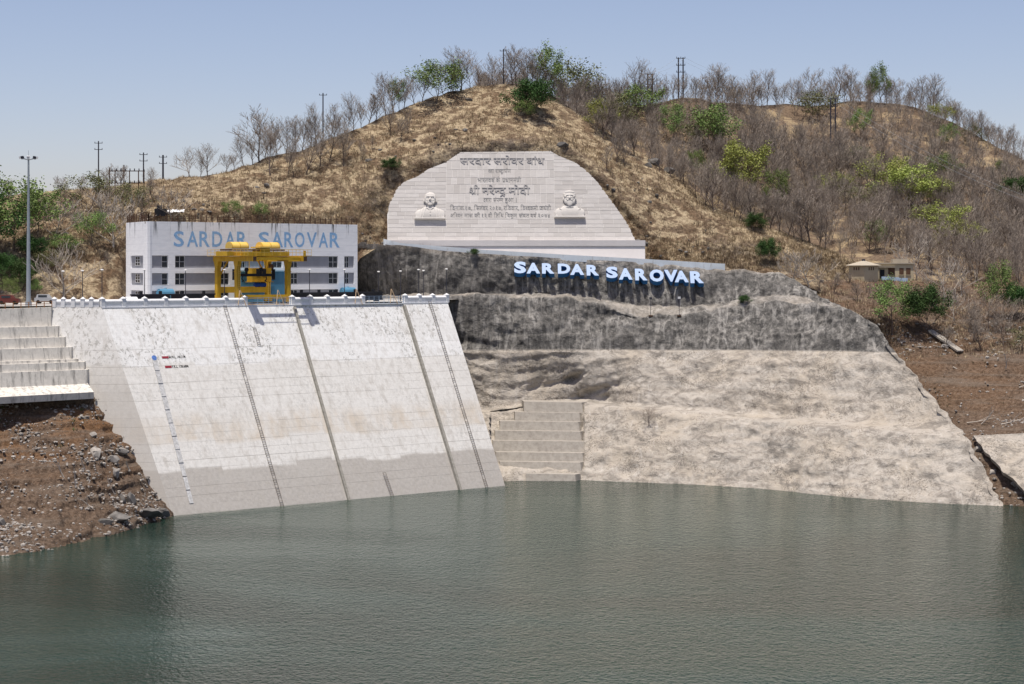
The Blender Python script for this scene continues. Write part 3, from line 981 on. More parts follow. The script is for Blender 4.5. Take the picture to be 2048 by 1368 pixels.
# water level marks on the face
upn = (DN + Vector((0, 0, SL))).normalized()
for (x0, y0, txt, x1) in ((324, 715, 'M.W.L. 140.21M', 360), (330, 734, 'F.R.L. 138.68M', 366)):
    a0, z0 = face_a(x0, y0)
    b = MB()
    b.prism([face(a0 + i, z0 + j, 0.02) for i, j in ((0, -.2), (1.35, -.2), (1.35, .2), (0, .2))], upn * 0.03)
    b.build('level_bar', M['red'], dam)
    V, Fc = glyph(txt, a0 + 1.45, a0 + 4.9, z0 - 0.22, z0 + 0.24, 0.01)
    solid_glyph(V, Fc, lambda x, y: face(x, y, 0.04), upn * 0.03, M['ink'], 'level_lettering', dam)

# ---- parapet
def roll(p0, p1, parent):
    d = (p1 - p0)
    nrm = d.cross(Vector((0, 0, 1))).normalized()
    prof = [(-0.33, 36.72), (0.33, 36.72), (0.33, 37.3)]
    for t in np.linspace(-0.6, math.pi + 0.6, 13):
        prof.append((0.46 * math.cos(t), 37.72 + 0.42 * math.sin(t)))
    prof.append((-0.33, 37.3))
    b = MB()
    b.prism([p0 + nrm * x + Vector((0, 0, z)) for x, z in prof], d)
    b.build('parapet_section', M['white'], parent, smooth=False)
def post(p, ax, parent):
    nrm = ax.cross(Vector((0, 0, 1)))
    b = MB()
    b.frame(p + Vector((0, 0, 37.45)), ax * 0.72, nrm * 1.02, Vector((0, 0, 1.5)))
    b.frame(p + Vector((0, 0, 38.25)), ax * 0.86, nrm * 1.14, Vector((0, 0, 0.12)))
    q = [p + ax * i * 0.36 + nrm * j * 0.48 + Vector((0, 0, 38.31)) for i, j in ((-1, -1), (1, -1), (1, 1), (-1, 1))]
    b.add(q + [p + Vector((0, 0, 38.66))], [(0, 1, 4), (1, 2, 4), (2, 3, 4), (3, 0, 4), (0, 3, 2, 1)])
    b.build('parapet_post', M['white'], parent)
bP = -0.45
posts_a = [[a_at(x, bP) for x in (204, 246, 289, 330, 371, 411, 451, 489.5)],
           [a_at(x, bP) for x in (584, 620, 654, 689, 724.6)],
           [a_at(x, bP) for x in (810, 838, 865, 893)]]
for grp in posts_a:
    for a in grp:
        post(D(a, bP, 0), DA, dam)
    for a0, a1 in zip(grp[:-1], grp[1:]):
        roll(D(a0 + 0.36, bP, 0), D(a1 - 0.36, bP, 0), dam)
fx = [((x - 1024) / F * 365.5) for x in (109, 127, 147, 166, 183)]
for x in fx:
    post(Vector((x, 365.45, 0)), Vector((1, 0, 0)), dam)
ends = fx + [D(posts_a[0][0], bP, 0).x - 0.1]
for x0, x1 in zip(ends[:-1], ends[1:]):
    roll(Vector((x0 + 0.36, 365.45, 0)), Vector((x1 - 0.36, 365.45, 0)), dam)
# coping ledge under the parapet
mb = MB()
mb.frame(D(LEN / 2, -0.45, 36.62), DA * (LEN + 0.2), DN * 1.25, Vector((0, 0, 0.22)))
mb.build('coping', M['white'], dam)

# ---- road deck on top
mb = MB()
pts = [D(0, -1.0, 36.98), D(LEN, -1.0, 36.98), D(LEN + 4, -12, 36.98), Vector((-5, 452, 36.98)), Vector((-60, 448, 36.98)), Vector((-140, 420, 36.98)), Vector((-140, 352, 36.98)), Vector((-96, 358, 36.98)), Vector((-84.2, 366.2, 36.98))]
mb.add(pts, [tuple(range(len(pts)))])
mb.build('road', M['road'], kind='structure')

# ---- blue railings in the two parapet gaps
def metal_rail(a0, a1, label, step=1.25):
    t = thing('metal_railing', D((a0 + a1) / 2, -0.4, 36.7), label, 'railing', 'blue railings in the gaps of the dam parapet')
    n = max(2, round((a1 - a0) / step))
    for i in range(n + 1):
        a = a0 + (a1 - a0) * i / n
        MB().bar(D(a, -0.4, 36.7), D(a, -0.4, 38.2), 0.09).build('railing_post', M['rail'], t)
    for z in (37.0, 37.4, 37.8, 38.18):
        MB().bar(D(a0, -0.4, z), D(a1, -0.4, z), 0.075).build('rail_bar', M['rail'], t)
metal_rail(posts_a[0][-1] + 0.4, posts_a[1][0] - 0.4, 'blue grey pipe railing in the parapet gap below the yellow crane')
metal_rail(posts_a[1][-1] + 0.4, posts_a[2][0] - 0.4, 'blue grey pipe railing in the parapet gap right of the building')

# ---- timber props leaning at the railings
for px_, lab in ((484, 'light timber A-frame prop left of the crane gap railing'), (560, 'tall light timber A-frame prop in front of the crane railing'),
                 (717, 'light timber A-frame prop at the building end of the right railing'), (787, 'light timber A-frame prop in the middle of the right railing')):
    t = thing('timber_prop', D(a_at(px_, 0.2), 0.2, 36.7), lab, 'prop', 'timber props at the parapet gaps')
    a = a_at(px_, 0.2)
    tp = D(a, -0.6, 39.6)
    MB().bar(D(a - 0.85, 0.25, 36.75), tp, 0.11).build('prop_leg', M['wood'], t)
    MB().bar(D(a + 0.95, 0.3, 36.55), tp + DA * 0.08, 0.11).build('prop_leg', M['wood'], t)
    MB().bar(D(a - 0.4, -0.1, 37.9), D(a + 0.45, -0.1, 37.9), 0.08).build('prop_brace', M['wood'], t)

# ---- stepped concrete wall at the left
stp = thing('stepped_wall', Vector((-92, 356, 20)), 'stepped pale concrete wall with dark runoff stains left of the dam', 'wall')
sd = [(103, 614, 1.0), (116, 652, 0), (129, 674, 0), (143, 694, 0), (154, 718, 0), (168, 723.5, 0), (174.5, 739, 0)]
sw = []
for k, (x, y, _) in enumerate(sd):
    Y = 365.0
    for _i in range(20):
        z = HC + (HOR - y) / F * Y
        Y = 365.0 - SL2 * (ZS - z) - 0.9 - 0.12 * k
    sw.append((x, Y, z))
for k, (x, Y, z) in enumerate(sw):
    zb = sw[k + 1][2] - 0.6 if k + 1 < len(sw) else z - 3.4
    R = Vector(((x - 1024) / F * Y, Y, 0))
    Lf = Vector(((-330 - 1024) / F * Y / 1.09, Y / 1.09, 0))
    bk = Vector((0, 7.0, 0))
    b = MB()
    zl = z - (0.9 if k == 0 else 0)
    lo = [R, Lf, Lf + bk, R + bk]
    vs = [p + Vector((0, -0.22 * (z - zb) if i_ < 2 else 0, zb)) for i_, p in enumerate(lo)] + [lo[0] + Vector((0, 0, z)), lo[1] + Vector((0, 0, zl)), lo[2] + Vector((0, 0, zl)), lo[3] + Vector((0, 0, z))]
    b.add(vs, [(0, 1, 2, 3), (4, 7, 6, 5), (0, 4, 5, 1), (1, 5, 6, 2), (2, 6, 7, 3), (3, 7, 4, 0)])
    b.build('step', M['steps'], stp)
x, Y, z = sw[-1]
R0 = P(175, 766, Y - 0.2)
R1 = P(187.5, 784, Y - 3.0)
Lq = 1.09
L0_ = P(-330, HOR + (766 - HOR) * Lq, (Y - 0.2) / Lq)
L1_ = P(-330, HOR + (784 - HOR) * Lq * 1.02, (Y - 3.4) / Lq)
b = MB()
dn = Vector((0, 0.3, -1.2))
b.add([R0, R1, L1_, L0_, R0 + dn + Vector((0, 3, 0)), R1 + dn, L1_ + dn, L0_ + dn + Vector((0, 3, 0))], [(0, 1, 2, 3), (4, 7, 6, 5), (0, 4, 5, 1), (1, 5, 6, 2), (2, 6, 7, 3), (3, 7, 4, 0)])
b.build('apron_slab', M['steps'], stp)

# rusty railing on the topmost step
t = thing('rusty_railing', Vector((-88, 362, 36.5)), 'low rusty orange railing on the road edge above the stepped wall', 'railing')
x, Y, z = sw[0]
pr, pl_ = Vector(((x - 1024) / F * Y, Y + 0.3, z)), Vector(((-330 - 1024) / F * Y / 1.09, Y / 1.09 + 0.3, z - 0.9))
nP = 26
for i in range(nP + 1):
    p = pr.lerp(pl_, i / nP)
    MB().bar(p, p + Vector((0, 0, 1.1)), 0.13).build('railing_post', M['orange'], t)
for h in (0.6, 1.05):
    MB().bar(pr + Vector((0, 0, h)), pl_ + Vector((0, 0, h)), 0.08).build('rail_bar', M['orange'], t)

# ---- concrete terraces right of the dam foot
ter = thing('concrete_terraces', P(1080, 960, 411), 'low stepped concrete terraces between the dam foot and the pale cliff', 'terraces')
td = [(1048, 1163, 803, 429.0), (1030, 1158, 824, 427.2), (1000, 1156, 842, 425.2), (990, 1160, 861, 423), (986, 1168, 881, 420.6), (992, 1164, 904, 417.8), (1000, 1160, 923, 415.2), (1052, 1150, 947, 411.2)]
for k, (x0, x1, y, Y) in enumerate(td):
    a, c = P(x0, y, Y), P(x1, y + 2, Y - 0.6)
    zb = -2 if k == len(td) - 1 else HC + (HOR - td[k + 1][2]) / F * td[k + 1][3] - 0.6
    b = MB()
    q = [a, c, c + Vector((1.2, 2.0, 0)), c + Vector((1.0, 5, 0)), a + Vector((-0.5, 5, 0))]
    b.add(q + [Vector((p.x + (0.4 if i_ in (1, 2) else 0), p.y - (0.4 * (p.z - zb) if i_ < 2 else 0), zb)) for i_, p in enumerate(q)], [(0, 1, 2, 3, 4), (9, 8, 7, 6, 5), (0, 5, 6, 1), (1, 6, 7, 2), (2, 7, 8, 3), (3, 8, 9, 4), (4, 9, 5, 0)])
    b.build('terrace_step', M['terrace'], ter)

# ------------------------------------------------------------------ control building behind the crest
BB = -14.5
def zb_(py, px): return z_at(px, py, BB)
cA = a_at(295, BB)
cB = a_at(715, BB)
ROOF = 53.0
bld = thing('control_building', D((cA + cB) / 2, BB, 37), 'long white flat-roofed building with blue painted lettering behind the dam crest', 'building')
zr = [zb_(511.6, 480), zb_(536, 480), zb_(545.7, 480), zb_(569.4, 480), zb_(580, 480), 37.2]
rows_z = [(zr[1], zr[0]), (zr[3], zr[2]), (zr[5], zr[4])]
def zx(x): return 240 + x / 4.096
spans_px = [(262, 397), (452, 895), (985, 1330), (1400, 1787), (1838, 1918)]
spans_a = [(a_at(zx(u), BB), a_at(zx(v), BB)) for u, v in spans_px]
def wbox(a0, a1, z0, z1, b0=BB, dep=0.6, mat='wall', name='wall_panel', parent=bld):
    m = MB()
    m.frame(D((a0 + a1) / 2, b0 - dep / 2, (z0 + z1) / 2), DA * (a1 - a0), DN * dep, Vector((0, 0, z1 - z0)))
    return m.build(name, M[mat], parent)
# one wall mesh with real openings, made of butted bands and piers
w = MB()
def wadd(a0, a1, z0, z1):
    w.frame(D((a0 + a1) / 2, BB - 0.3, (z0 + z1) / 2), DA * (a1 - a0), DN * 0.6, Vector((0, 0, z1 - z0)))
lev = [37.0, rows_z[2][1], rows_z[1][0], rows_z[1][1], rows_z[0][0], rows_z[0][1], ROOF]
wadd(cA, cB, lev[1], lev[2]); wadd(cA, cB, lev[3], lev[4]); wadd(cA, cB, lev[5], lev[6])
edges = [cA] + [q for s in spans_a for q in s] + [cB]
for z0, z1 in ((lev[0], lev[1]), (lev[2], lev[3]), (lev[4], lev[5])):
    for i in range(0, len(edges), 2):
        wadd(edges[i], edges[i + 1], z0, z1)
w.build('front_wall', M['wall'], bld)
# left oblique bay
c0 = D(cA, BB, 0)
c1 = Vector(((252 - 1024) / F * (c0.y * 1.036), c0.y * 1.036, 0))
fd = (c1 - c0)
fl = fd.length
fd.normalize()
fnrm = Vector((-abs(fd.y), -abs(fd.x), 0)).normalized()
if fnrm.dot(c0) > 0: fnrm = -fnrm
fnrm = Vector((fd.y, -fd.x, 0))
if fnrm.y > 0: fnrm = -fnrm
def FB(s, dpt, z): return c0 + fd * s + fnrm * dpt + Vector((0, 0, z))
fs0, fs1 = fl * 0.20, fl * 0.78
w = MB()
def fadd(s0, s1, z0, z1):
    w.frame(FB((s0 + s1) / 2, -0.3, (z0 + z1) / 2), fd * (s1 - s0), fnrm * 0.6, Vector((0, 0, z1 - z0)))
for z0, z1 in ((lev[1], lev[2]), (lev[3], lev[4]), (lev[5], lev[6])): fadd(0, fl, z0, z1)
for z0, z1 in ((lev[0], lev[1]), (lev[2], lev[3]), (lev[4], lev[5])):
    fadd(0, fs0, z0, z1); fadd(fs1, fl, z0, z1)
w.build('side_wall', M['wall'], bld)
# roof slab and back
rp = [D(cA, BB - 0.3, 0), D(cB, BB - 0.3, 0), D(cB, BB - 13, 0), D(cA + 12, BB - 15, 0), c1 + Vector((0.4, 0.4, 0))]
m = MB()
m.prism([p + Vector((0, 0, ROOF - 0.4)) for p in rp], (0, 0, 0.38))
m.build('roof', M['road'], bld)
m = MB()
for p, q in ((rp[1], rp[2]), (rp[2], rp[3]), (rp[3], rp[4])):
    m.add([p + Vector((0, 0, 37)), q + Vector((0, 0, 37)), q + Vector((0, 0, ROOF - 0.4)), p + Vector((0, 0, ROOF - 0.4))], [(0, 1, 2, 3)])
m.build('rear_wall', M['wall'], bld)

def window(o, ax, nrm, wd, ht, cols, rws, parent):
    """o = lower left corner on the wall plane; frame, glass panes recessed"""
    fr = MB()
    th = 0.06
    for i in range(cols + 1):
        x = wd * i / cols
        fr.frame(o + ax * x + Vector((0, 0, ht / 2)), ax * th, nrm * 0.1, Vector((0, 0, ht + th)))
    for j in range(rws + 1):
        fr.frame(o + ax * wd / 2 + Vector((0, 0, ht * j / rws)) + nrm * 0.004, ax * (wd - th), nrm * 0.1, Vector((0, 0, th)))
    f = fr.build('window', M['frame'], parent)
    for i in range(cols):
        for j in range(rws):
            g = MB()
            g.frame(o + ax * wd * (i + .5) / cols + Vector((0, 0, ht * (j + .5) / rws)) - nrm * 0.03, ax * (wd / cols - th), nrm * 0.02, Vector((0, 0, ht / rws - th)))
            g.build('pane', M['glass'], f)
wins = [[(345, 395)], [(452, 535), (818, 895)], [(985, 1028), (1250, 1330)], [(1400, 1458), (1712, 1787)], [(1838, 1880)]]
for (s0, s1), ws in zip(spans_a, wins):
    for r, (z0, z1) in enumerate(rows_z):
        cur = s0
        ww = [(a_at(zx(u), BB), a_at(zx(v), BB)) for u, v in ws]
        segs = []
        for u, v in ww:
            if u - cur > 0.25: segs.append((cur, u))
            cur = v
        if s1 - cur > 0.25: segs.append((cur, s1))
        for u, v in segs:
            wbox(u, v, z0, z1, BB - 0.22, 0.25, 'grey', 'infill_panel')
        for u, v in ww:
            window(D(u + 0.05, BB - 0.3, z0 + 0.12), DA, DN, v - u - 0.1, z1 - z0 - 0.22, 1 if v - u < 5.5 and (v - u) < 4.6 and u == ww[0][0] and s0 == spans_a[0][0] else 2, 2, bld)
for z0, z1 in rows_z:
    m = MB()
    m.frame(FB((fs0 + fs1) / 2, -0.35, (z0 + z1) / 2), fd * (fs1 - fs0), fnrm * 0.2, Vector((0, 0, z1 - z0)))
    m.build('infill_panel', M['grey'], bld)
    wd = (fs1 - fs0) * 0.36
    window(FB((fs0 + fs1) / 2 + wd / 2, -0.2, z0 + 0.5), -fd, fnrm, wd, z1 - z0 - 0.7, 2, 3, bld)
# rusty railing along the roof edge
line = [c1 - fnrm * 0.3, c0 - fnrm * 0.3 - DN * 0.2, D(cB, BB - 0.4, 0)]
rl = MB()
for p, q in zip(line[:-1], line[1:]):
    n = max(2, int((q - p).length / 1.3))
    for i in range(n + 1):
        b = p.lerp(q, i / n) + Vector((0, 0, ROOF))
        MB().bar(b, b + Vector((rnd.uniform(-.1, .1), 0, rnd.uniform(1.2, 1.8))), 0.2).build('roof_post', M['rust'], bld)
    for h in (0.3, 0.65, 1.0):
        MB().bar(p + Vector((0, 0, ROOF + h)), q + Vector((0, 0, ROOF + h)), 0.1).build('roof_rail', M['rust'], bld)
# painted lettering
for ch, x0, x1 in zip('SARDARSAROVAR', (440, 548, 650, 755, 862, 958, 1135, 1240, 1345, 1432, 1530, 1628, 1718), (525, 640, 735, 838, 945, 1042, 1222, 1335, 1420, 1512, 1612, 1705, 1800)):
    k = (x0 - 440) / 1360
    t0, t1 = 172 + 13 * k, 300 + 8 * k
    a0, a1 = a_at(zx(x0), BB), a_at(zx(x1), BB)
    V, Fc = glyph(ch, a0, a1, zb_(420 + t1 / 4.096, zx(x0)), zb_(420 + t0 / 4.096, zx(x0)), 0.016)
    solid_glyph(V, Fc, lambda x, y: D(x, BB + 0.012, y), DN * 0.008, M['bluepaint'], 'painted_letter', bld)

# ---- things in front of the building
def tank(px_, lab):
    a = a_at(px_, BB + 1.6)
    base = D(a, BB + 1.6, 37)
    t = thing('water_tank', base, lab, 'tank')
    for s in (-0.9, 0.9):
        MB().box(base + DA * s + Vector((0, 0, 0.5)), (0.3, 0.8, 1.0)).build('tank_stand', M['bluebox'], t)
    b = MB()
    for q0, q1, r in ((-1.5, 1.5, 0.95), (-1.7, -1.5, 0.7), (1.5, 1.7, 0.7)):
        b.tube(base + DA * q0 + Vector((0, 0, 1.9)), base + DA * q1 + Vector((0, 0, 1.9)), r, r, 16)
    b.build('tank_body', M['bluelt'] if False else M['bluebox'], t, smooth=False)
    MB().tube(base + Vector((0, 0, 2.75)), base + Vector((0, 0, 3.05)), 0.28, n=12).build('tank_lid', M['bluelt'], t)
tank(331, 'blue horizontal tank at the left part of the building front')
tank(696, 'blue horizontal tank at the right end of the building front')

def steel_beam(px0, px1, b_, lab, top=39.1):
    a0, a1 = a_at(px0, b_), a_at(px1, b_)
    t = thing('steel_beam', D((a0 + a1) / 2, b_, 37), lab, 'beam', 'black steel beams laid along the crest road')
    for z0 in (37.35, top - 0.25):
        m = MB()
        m.frame(D((a0 + a1) / 2, b_, z0), DA * (a1 - a0), DN * 0.8, Vector((0, 0, 0.28)))
        m.build('flange', M['black'], t)
    m = MB()
    m.frame(D((a0 + a1) / 2, b_, (37.35 + top - 0.25) / 2), DA * (a1 - a0 - 0.1), DN * 0.25, Vector((0, 0, top - 0.25 - 37.35 - 0.28)))
    m.build('web', M['black'], t)
    n = max(2, int((a1 - a0) / 3.2))
    for i in range(n):
        a = a0 + (a1 - a0) * (i + .5) / n
        m = MB()
        m.frame(D(a, b_, top + 0.16), DA * 0.5, DN * 0.4, Vector((0, 0, 0.56)))
        m.build('lug', M['black'], t)
    for i in range(3):
        a = a0 + (a1 - a0) * (i + .5) / 3
        m = MB()
        m.frame(D(a, b_, 37.1), DA * 0.4, DN * 1.4, Vector((0, 0, 0.22)))
        m.build('sleeper', M['black'], t)
steel_beam(262, 340, -5.5, 'black steel beam with lugs on the crest road at the left end of the building')
steel_beam(342, 429, -5.5, 'black steel beam with lugs on the crest road just left of the crane')
steel_beam(585, 690, -6.5, 'black steel beam with lugs on the crest road right of the crane')
steel_beam(692, 764, -7.5, 'black steel beam with lugs at the right end past the building')
# white half-round shelter end at left
t = thing('pipe_cover', D(a_at(250, -5), -5, 37), 'small white half-round pipe cover at the left end of the black beams', 'cover')
a = a_at(250, -5)
prof = [(math.cos(q) * 0.9, math.sin(q) * 1.5) for q in np.linspace(0, math.pi, 13)]
MB().prism([D(a, -5 + x, 37 + z) for x, z in prof], DA * 2.4).build('cover_shell', M['white'], t)
MB().prism([D(a - 0.06, -5 + x * 0.7, 37 + z * 0.7) for x, z in prof], DA * 0.05).build('cover_mouth', M['rail'], t)

# blue sheds behind the crane
shd = thing('blue_shed', D(a_at(525, -12.8), -12.8, 37), 'blue sheet metal shed with pale eaves behind the yellow crane', 'shed')
a0, a1 = a_at(481, -12.8), a_at(570, -12.8)
zt = z_at(525, 543, -12.8)
m = MB(); m.frame(D((a0 + a1) / 2, -13.3, (37 + zt) / 2), DA * (a1 - a0), DN * 1.3, Vector((0, 0, zt - 37))); m.build('shed_body', M['bluebox'], shd)
m = MB(); m.frame(D((a0 + a1) / 2, -13.25, zt + 0.12), DA * (a1 - a0 + 0.4), DN * 1.75, Vector((0, 0, 0.24))); m.build('eaves', M['bluelt'], shd)
for i in range(9):
    a = a0 + (a1 - a0) * (i + .5) / 9
    m = MB(); m.frame(D(a, -12.63, (37 + zt) / 2), DA * 0.07, DN * 0.05, Vector((0, 0, zt - 37.2))); m.build('seam', M['bluebox'], shd)
m = MB(); m.frame(D(a1 - 2.2, -12.61, 38.7), DA * 2.2, DN * 0.06, Vector((0, 0, 3.2))); m.build('shutter', M['bluebox'], shd)

# ---- yellow gantry crane
AL, AR, BF, BR = 30.9, 42.5, -3.0, -10.3
AL = a_at(475, BF); AR = a_at(575.5, BF)
crane = thing('gantry_crane', D((AL + AR) / 2, (BF + BR) / 2, 37), 'yellow gantry crane with two drum housings standing on the dam crest', 'crane')
GT, GB = 46.2, 45.2
def cb(a, b, z, la, lb, lz, name, mat='yellow', parent=crane):
    m = MB()
    m.frame(D(a, b, z), DA * la, DN * lb, Vector((0, 0, lz)))
    return m.build(name, M[mat], parent)
for A_ in (AL, AR):
    cb(A_, -4.1, (GT + GB) / 2, 0.85, 14.6, GT - GB, 'girder')
    cb(A_, 3.26, (GT + GB) / 2, 0.7, 0.08, 0.85, 'girder_end_plate', 'rust')
    for B_ in (BF, BR):
        m = MB()   # leg: tapering box with a haunch under the girder
        for z0, z1, w0, w1 in ((37.9, 44.0, 0.95, 0.95), (44.0, GB, 0.95, 1.7)):
            q = []
            for z, wv in ((z0, w0), (z1, w1)):
                for i, j in ((-1, -1), (1, -1), (1, 1), (-1, 1)):
                    q.append(D(A_ + i * 0.42, B_ + j * wv / 2, z))
            m.add(q, [(3, 2, 1, 0), (4, 5, 6, 7), (0, 1, 5, 4), (1, 2, 6, 5), (2, 3, 7, 6), (3, 0, 4, 7)])
        lg = m.build('leg', M['yellow'], crane)
        cb(A_, B_, 43.2, 1.0, 1.1, 0.14, 'collar', 'yellow', lg)
        cb(A_, B_, 37.55, 1.3, 1.3, 0.7, 'bogie', 'yellow')
        for s in (-0.45, 0.45):
            m = MB()
            c = D(A_ + s, B_, 37.25)
            m.tube(c - DN * 0.14, c + DN * 0.14, 0.26, n=14)
            m.build('wheel', M['black'], crane)
cb((AL + AR) / 2, BF, 38.3, AR - AL - 0.84, 0.7, 0.75, 'sill_beam')
cb((AL + AR) / 2, BR, 39.6, AR - AL - 0.84, 0.6, 1.2, 'sill_beam')
cb((AL + AR) / 2, BR, 45.7, AR - AL - 0.85, 0.6, 0.9, 'cross_beam')
cb((AL + AR) / 2, 2.2, 45.7, AR - AL - 0.85, 0.4, 0.5, 'cross_beam')
# rails the crane runs on
for B_ in (BF, BR):
    cb((AL + AR) / 2, B_, 37.02, 24, 0.16, 0.1, 'track_rail', 'black')
# deck, machinery frames, drum housings
for x0, x1, m0, m1 in ((457.5, 491, 443, 500), (518, 553, 503, 567)):
    q0, q1 = a_at(m0, -4.0), a_at(m1, -4.0)
    cb((q0 + q1) / 2, -4.0, 46.7, q1 - q0, 4.2, 0.9, 'machinery_frame')
    cb((q0 + q1) / 2, -4.0, 47.45, (q1 - q0) * 0.82, 3.0, 0.32, 'motor_bed', 'rust')
    d0, d1 = D(a_at(x0, -4.0), -4.0, 48.0), D(a_at(x1, -4.0), -4.0, 48.0)
    m = MB()
    pr_ = [(math.cos(q) * 1.3, math.sin(q) * 1.0) for q in np.linspace(-0.3, math.pi + 0.3, 18)]
    m.prism([d0 + DN * x + Vector((0, 0, zz)) for x, zz in pr_], d1 - d0)
    dm = m.build('drum_housing', M['yellowlt'], crane)
    for k in (0.02, 0.5, 0.98):
        m = MB()
        m.prism([d0.lerp(d1, k) - DA * 0.06 + DN * x * 1.03 + Vector((0, 0, zz * 1.03)) for x, zz in pr_], DA * 0.12)
        m.build('housing_band', M['yellow'], dm)
    for k in (0.1, 0.5, 0.9):
        cb(q0 + (q1 - q0) * k, -1.88, 46.75, 0.16, 0.1, 0.95, 'frame_rib', 'yellow')
cb((AL + AR) / 2, -3.6, 46.95, 2.0, 3.2, 1.5, 'gearbox')
cb((AL + AR) / 2, -3.6, 47.95, 2.6, 3.6, 0.3, 'gearbox_lid', 'yellowlt')
cb((AL + AR) / 2, -3.8, 46.1, AR - AL - 0.9, 1.6, 0.16, 'walkway')
# end platforms with handrails
for A_, s in ((AL, -1), (AR, 1)):
    cb(A_ + s * 1.0, -4.3, 46.28, 1.1, 15.0, 0.1, 'walkway')
    for i in range(12):
        b_ = -11.8 + 15.0 * i / 11
        MB().bar(D(A_ + s * 1.5, b_, 46.3), D(A_ + s * 1.5, b_, 47.5), 0.06).build('handrail_post', M['yellowlt'], crane)
    for h in (46.9, 47.5):
        MB().bar(D(A_ + s * 1.5, -11.8, h), D(A_ + s * 1.5, 3.2, h), 0.06).build('handrail', M['yellowlt'], crane)
for b_ in (-11.8, 3.2):
    for h in (46.9, 47.5):
        MB().bar(D(AL - 1.5, b_, h), D(AR + 1.5, b_, h), 0.05).build('handrail', M['yellowlt'], crane)
    for i in range(1, 8):
        a = AL - 1.5 + (AR - AL + 3) * i / 8
        MB().bar(D(a, b_, 46.3), D(a, b_, 47.5), 0.05).build('handrail_post', M['yellowlt'], crane)
MB().bar(D(AR, 3.0, 46.2), D(AR, 3.0, 47.3), 0.5).build('buffer', M['yellow'], crane)
for A_, B_ in ((AL, BF), (AR, BR)):      # access ladders up the legs
    m = MB()
    for s_ in (-0.22, 0.22):
        m.bar(D(A_ + s_, B_ + 0.62, 38.4), D(A_ + s_, B_ + 0.62, 46.2), 0.06)
    for k in range(18):
        m.bar(D(A_ - 0.22, B_ + 0.62, 38.6 + 0.42 * k), D(A_ + 0.22, B_ + 0.62, 38.6 + 0.42 * k), 0.05)
    m.build('access_ladder', M['yellowlt'], crane)
for s_ in (-1, 1):
    MB().bar(D((AL + AR) / 2 + s_ * (AR - AL) * 0.46, BR, 42.4), D((AL + AR) / 2 + s_ * (AR - AL) * 0.3, BR, 45.3), 0.25).build('knee_brace', M['yellow'], crane)
m = MB(); m.tube(D(AR - 0.2, BR + 1.2, 44.0), D(AR + 0.2, BR + 1.2, 44.0), 0.7, n=16); m.build('cable_reel', M['rust'], crane)
# operator cab hung between the legs
cabp = thing('operator_cab', D(a_at(521, -7.5), -7.5, 39), 'yellow operator cab with dark openings hanging inside the crane', 'cab')
a0, a1 = a_at(502, -7.5), a_at(540, -7.5)
z0, z1 = z_at(520, 563, -7.5), z_at(520, 536, -7.5)
cb((a0 + a1) / 2, -8.0, (z0 + z1) / 2, a1 - a0, 2.0, z1 - z0, 'cab_body', 'yellow', cabp)
for f_ in (0.3, 0.62):
    cb(a0 + (a1 - a0) * f_, -6.98, (z0 + z1) / 2 + 0.5, (a1 - a0) * 0.2, 0.06, (z1 - z0) * 0.5, 'cab_opening', 'black', cabp)
cb((a0 + a1) / 2, -7.8, z0 - 0.08, a1 - a0 + 0.6, 2.6, 0.12, 'cab_floor', 'yellow', cabp)
for s in (a0 + 0.15, a1 - 0.15):
    MB().bar(D(s, -8.4, z1), D(s, -8.4, GB), 0.14).build('cab_hanger', M['yellow'], cabp)
tp = thing('tarpaulin_bundle', D(a_at(520, -7), -7, 39), 'rolled blue tarpaulin below the crane cab', 'tarpaulin')
m = MB()
a0, a1 = a_at(508, -7), a_at(531, -7)
m.tube(D(a0, -7, z0 - 0.62), D(a0 + 0.6, -7, z0 - 0.62), 0.3, 0.45, 10); m.tube(D(a0 + 0.6, -7, z0 - 0.62), D(a1, -7, z0 - 0.66), 0.45, 0.42, 10)
m.build('tarpaulin_roll', M['tarp'], tp)
MB().bar(D(a0 + 0.8, -7, z0 - 0.15), D(a0 + 0.8, -7, z0 - 1.1), 0.08, 0.95).build('tie', M['black'], tp)
MB().bar(D(a1 - 0.6, -7, z0 - 0.15), D(a1 - 0.6, -7, z0 - 1.1), 0.08, 0.95).build('tie', M['black'], tp)
# black lifting beam hanging on its ropes
lb = thing('lifting_beam', D(a_at(508, -4.6), -4.6, 41.8), 'black lifting beam with two sheaves hanging on ropes under the crane', 'lifting beam')
a0, a1 = a_at(468, -4.6), a_at(547, -4.6)
zm = z_at(508, 550, -4.6)
cb((a0 + a1) / 2, -4.6, zm, a1 - a0, 0.5, 0.55, 'beam', 'black', lb)
for e in (a0, a1):
    cb(e, -4.6, zm, 0.35, 0.7, 1.9, 'end_hook_block', 'black', lb)
    cb(e, -4.6, zm + 1.0, 0.5, 0.5, 0.3, 'end_cap', 'black', lb)
for x in (493, 522):
    a = a_at(x, -4.6)
    c = D(a, -4.6, zm + 1.05)
    sh = MB().tube(c - DN * 0.15, c + DN * 0.15, 0.42, n=18).build('sheave', M['black'], lb)
    cb(a, -4.6, zm + 0.55, 0.28, 0.4, 0.7, 'sheave_bracket', 'black', lb)
    for s in (-0.34, 0.34):
        MB().tube(D(a + s, -4.6, zm + 1.05), D(a + s, -4.6, GB + 1.0), 0.035, n=6).build('rope', M['black'], lb)
for x, s in ((485, -1), (532, 1)):
    a = a_at(x, -4.6)
    m = MB()
    pts = [D(a, -4.6, zm - 0.2), D(a - 0.3 * s * -1 * 0.5, -4.6, zm - 0.8), D(a - 0.25 * s, -4.6, zm - 1.15), D(a + 0.15 * s, -4.6, zm - 1.25)]
    for p, q in zip(pts[:-1], pts[1:]): m.tube(p, q, 0.1, n=6)
    m.build('hook', M['black'], lb)

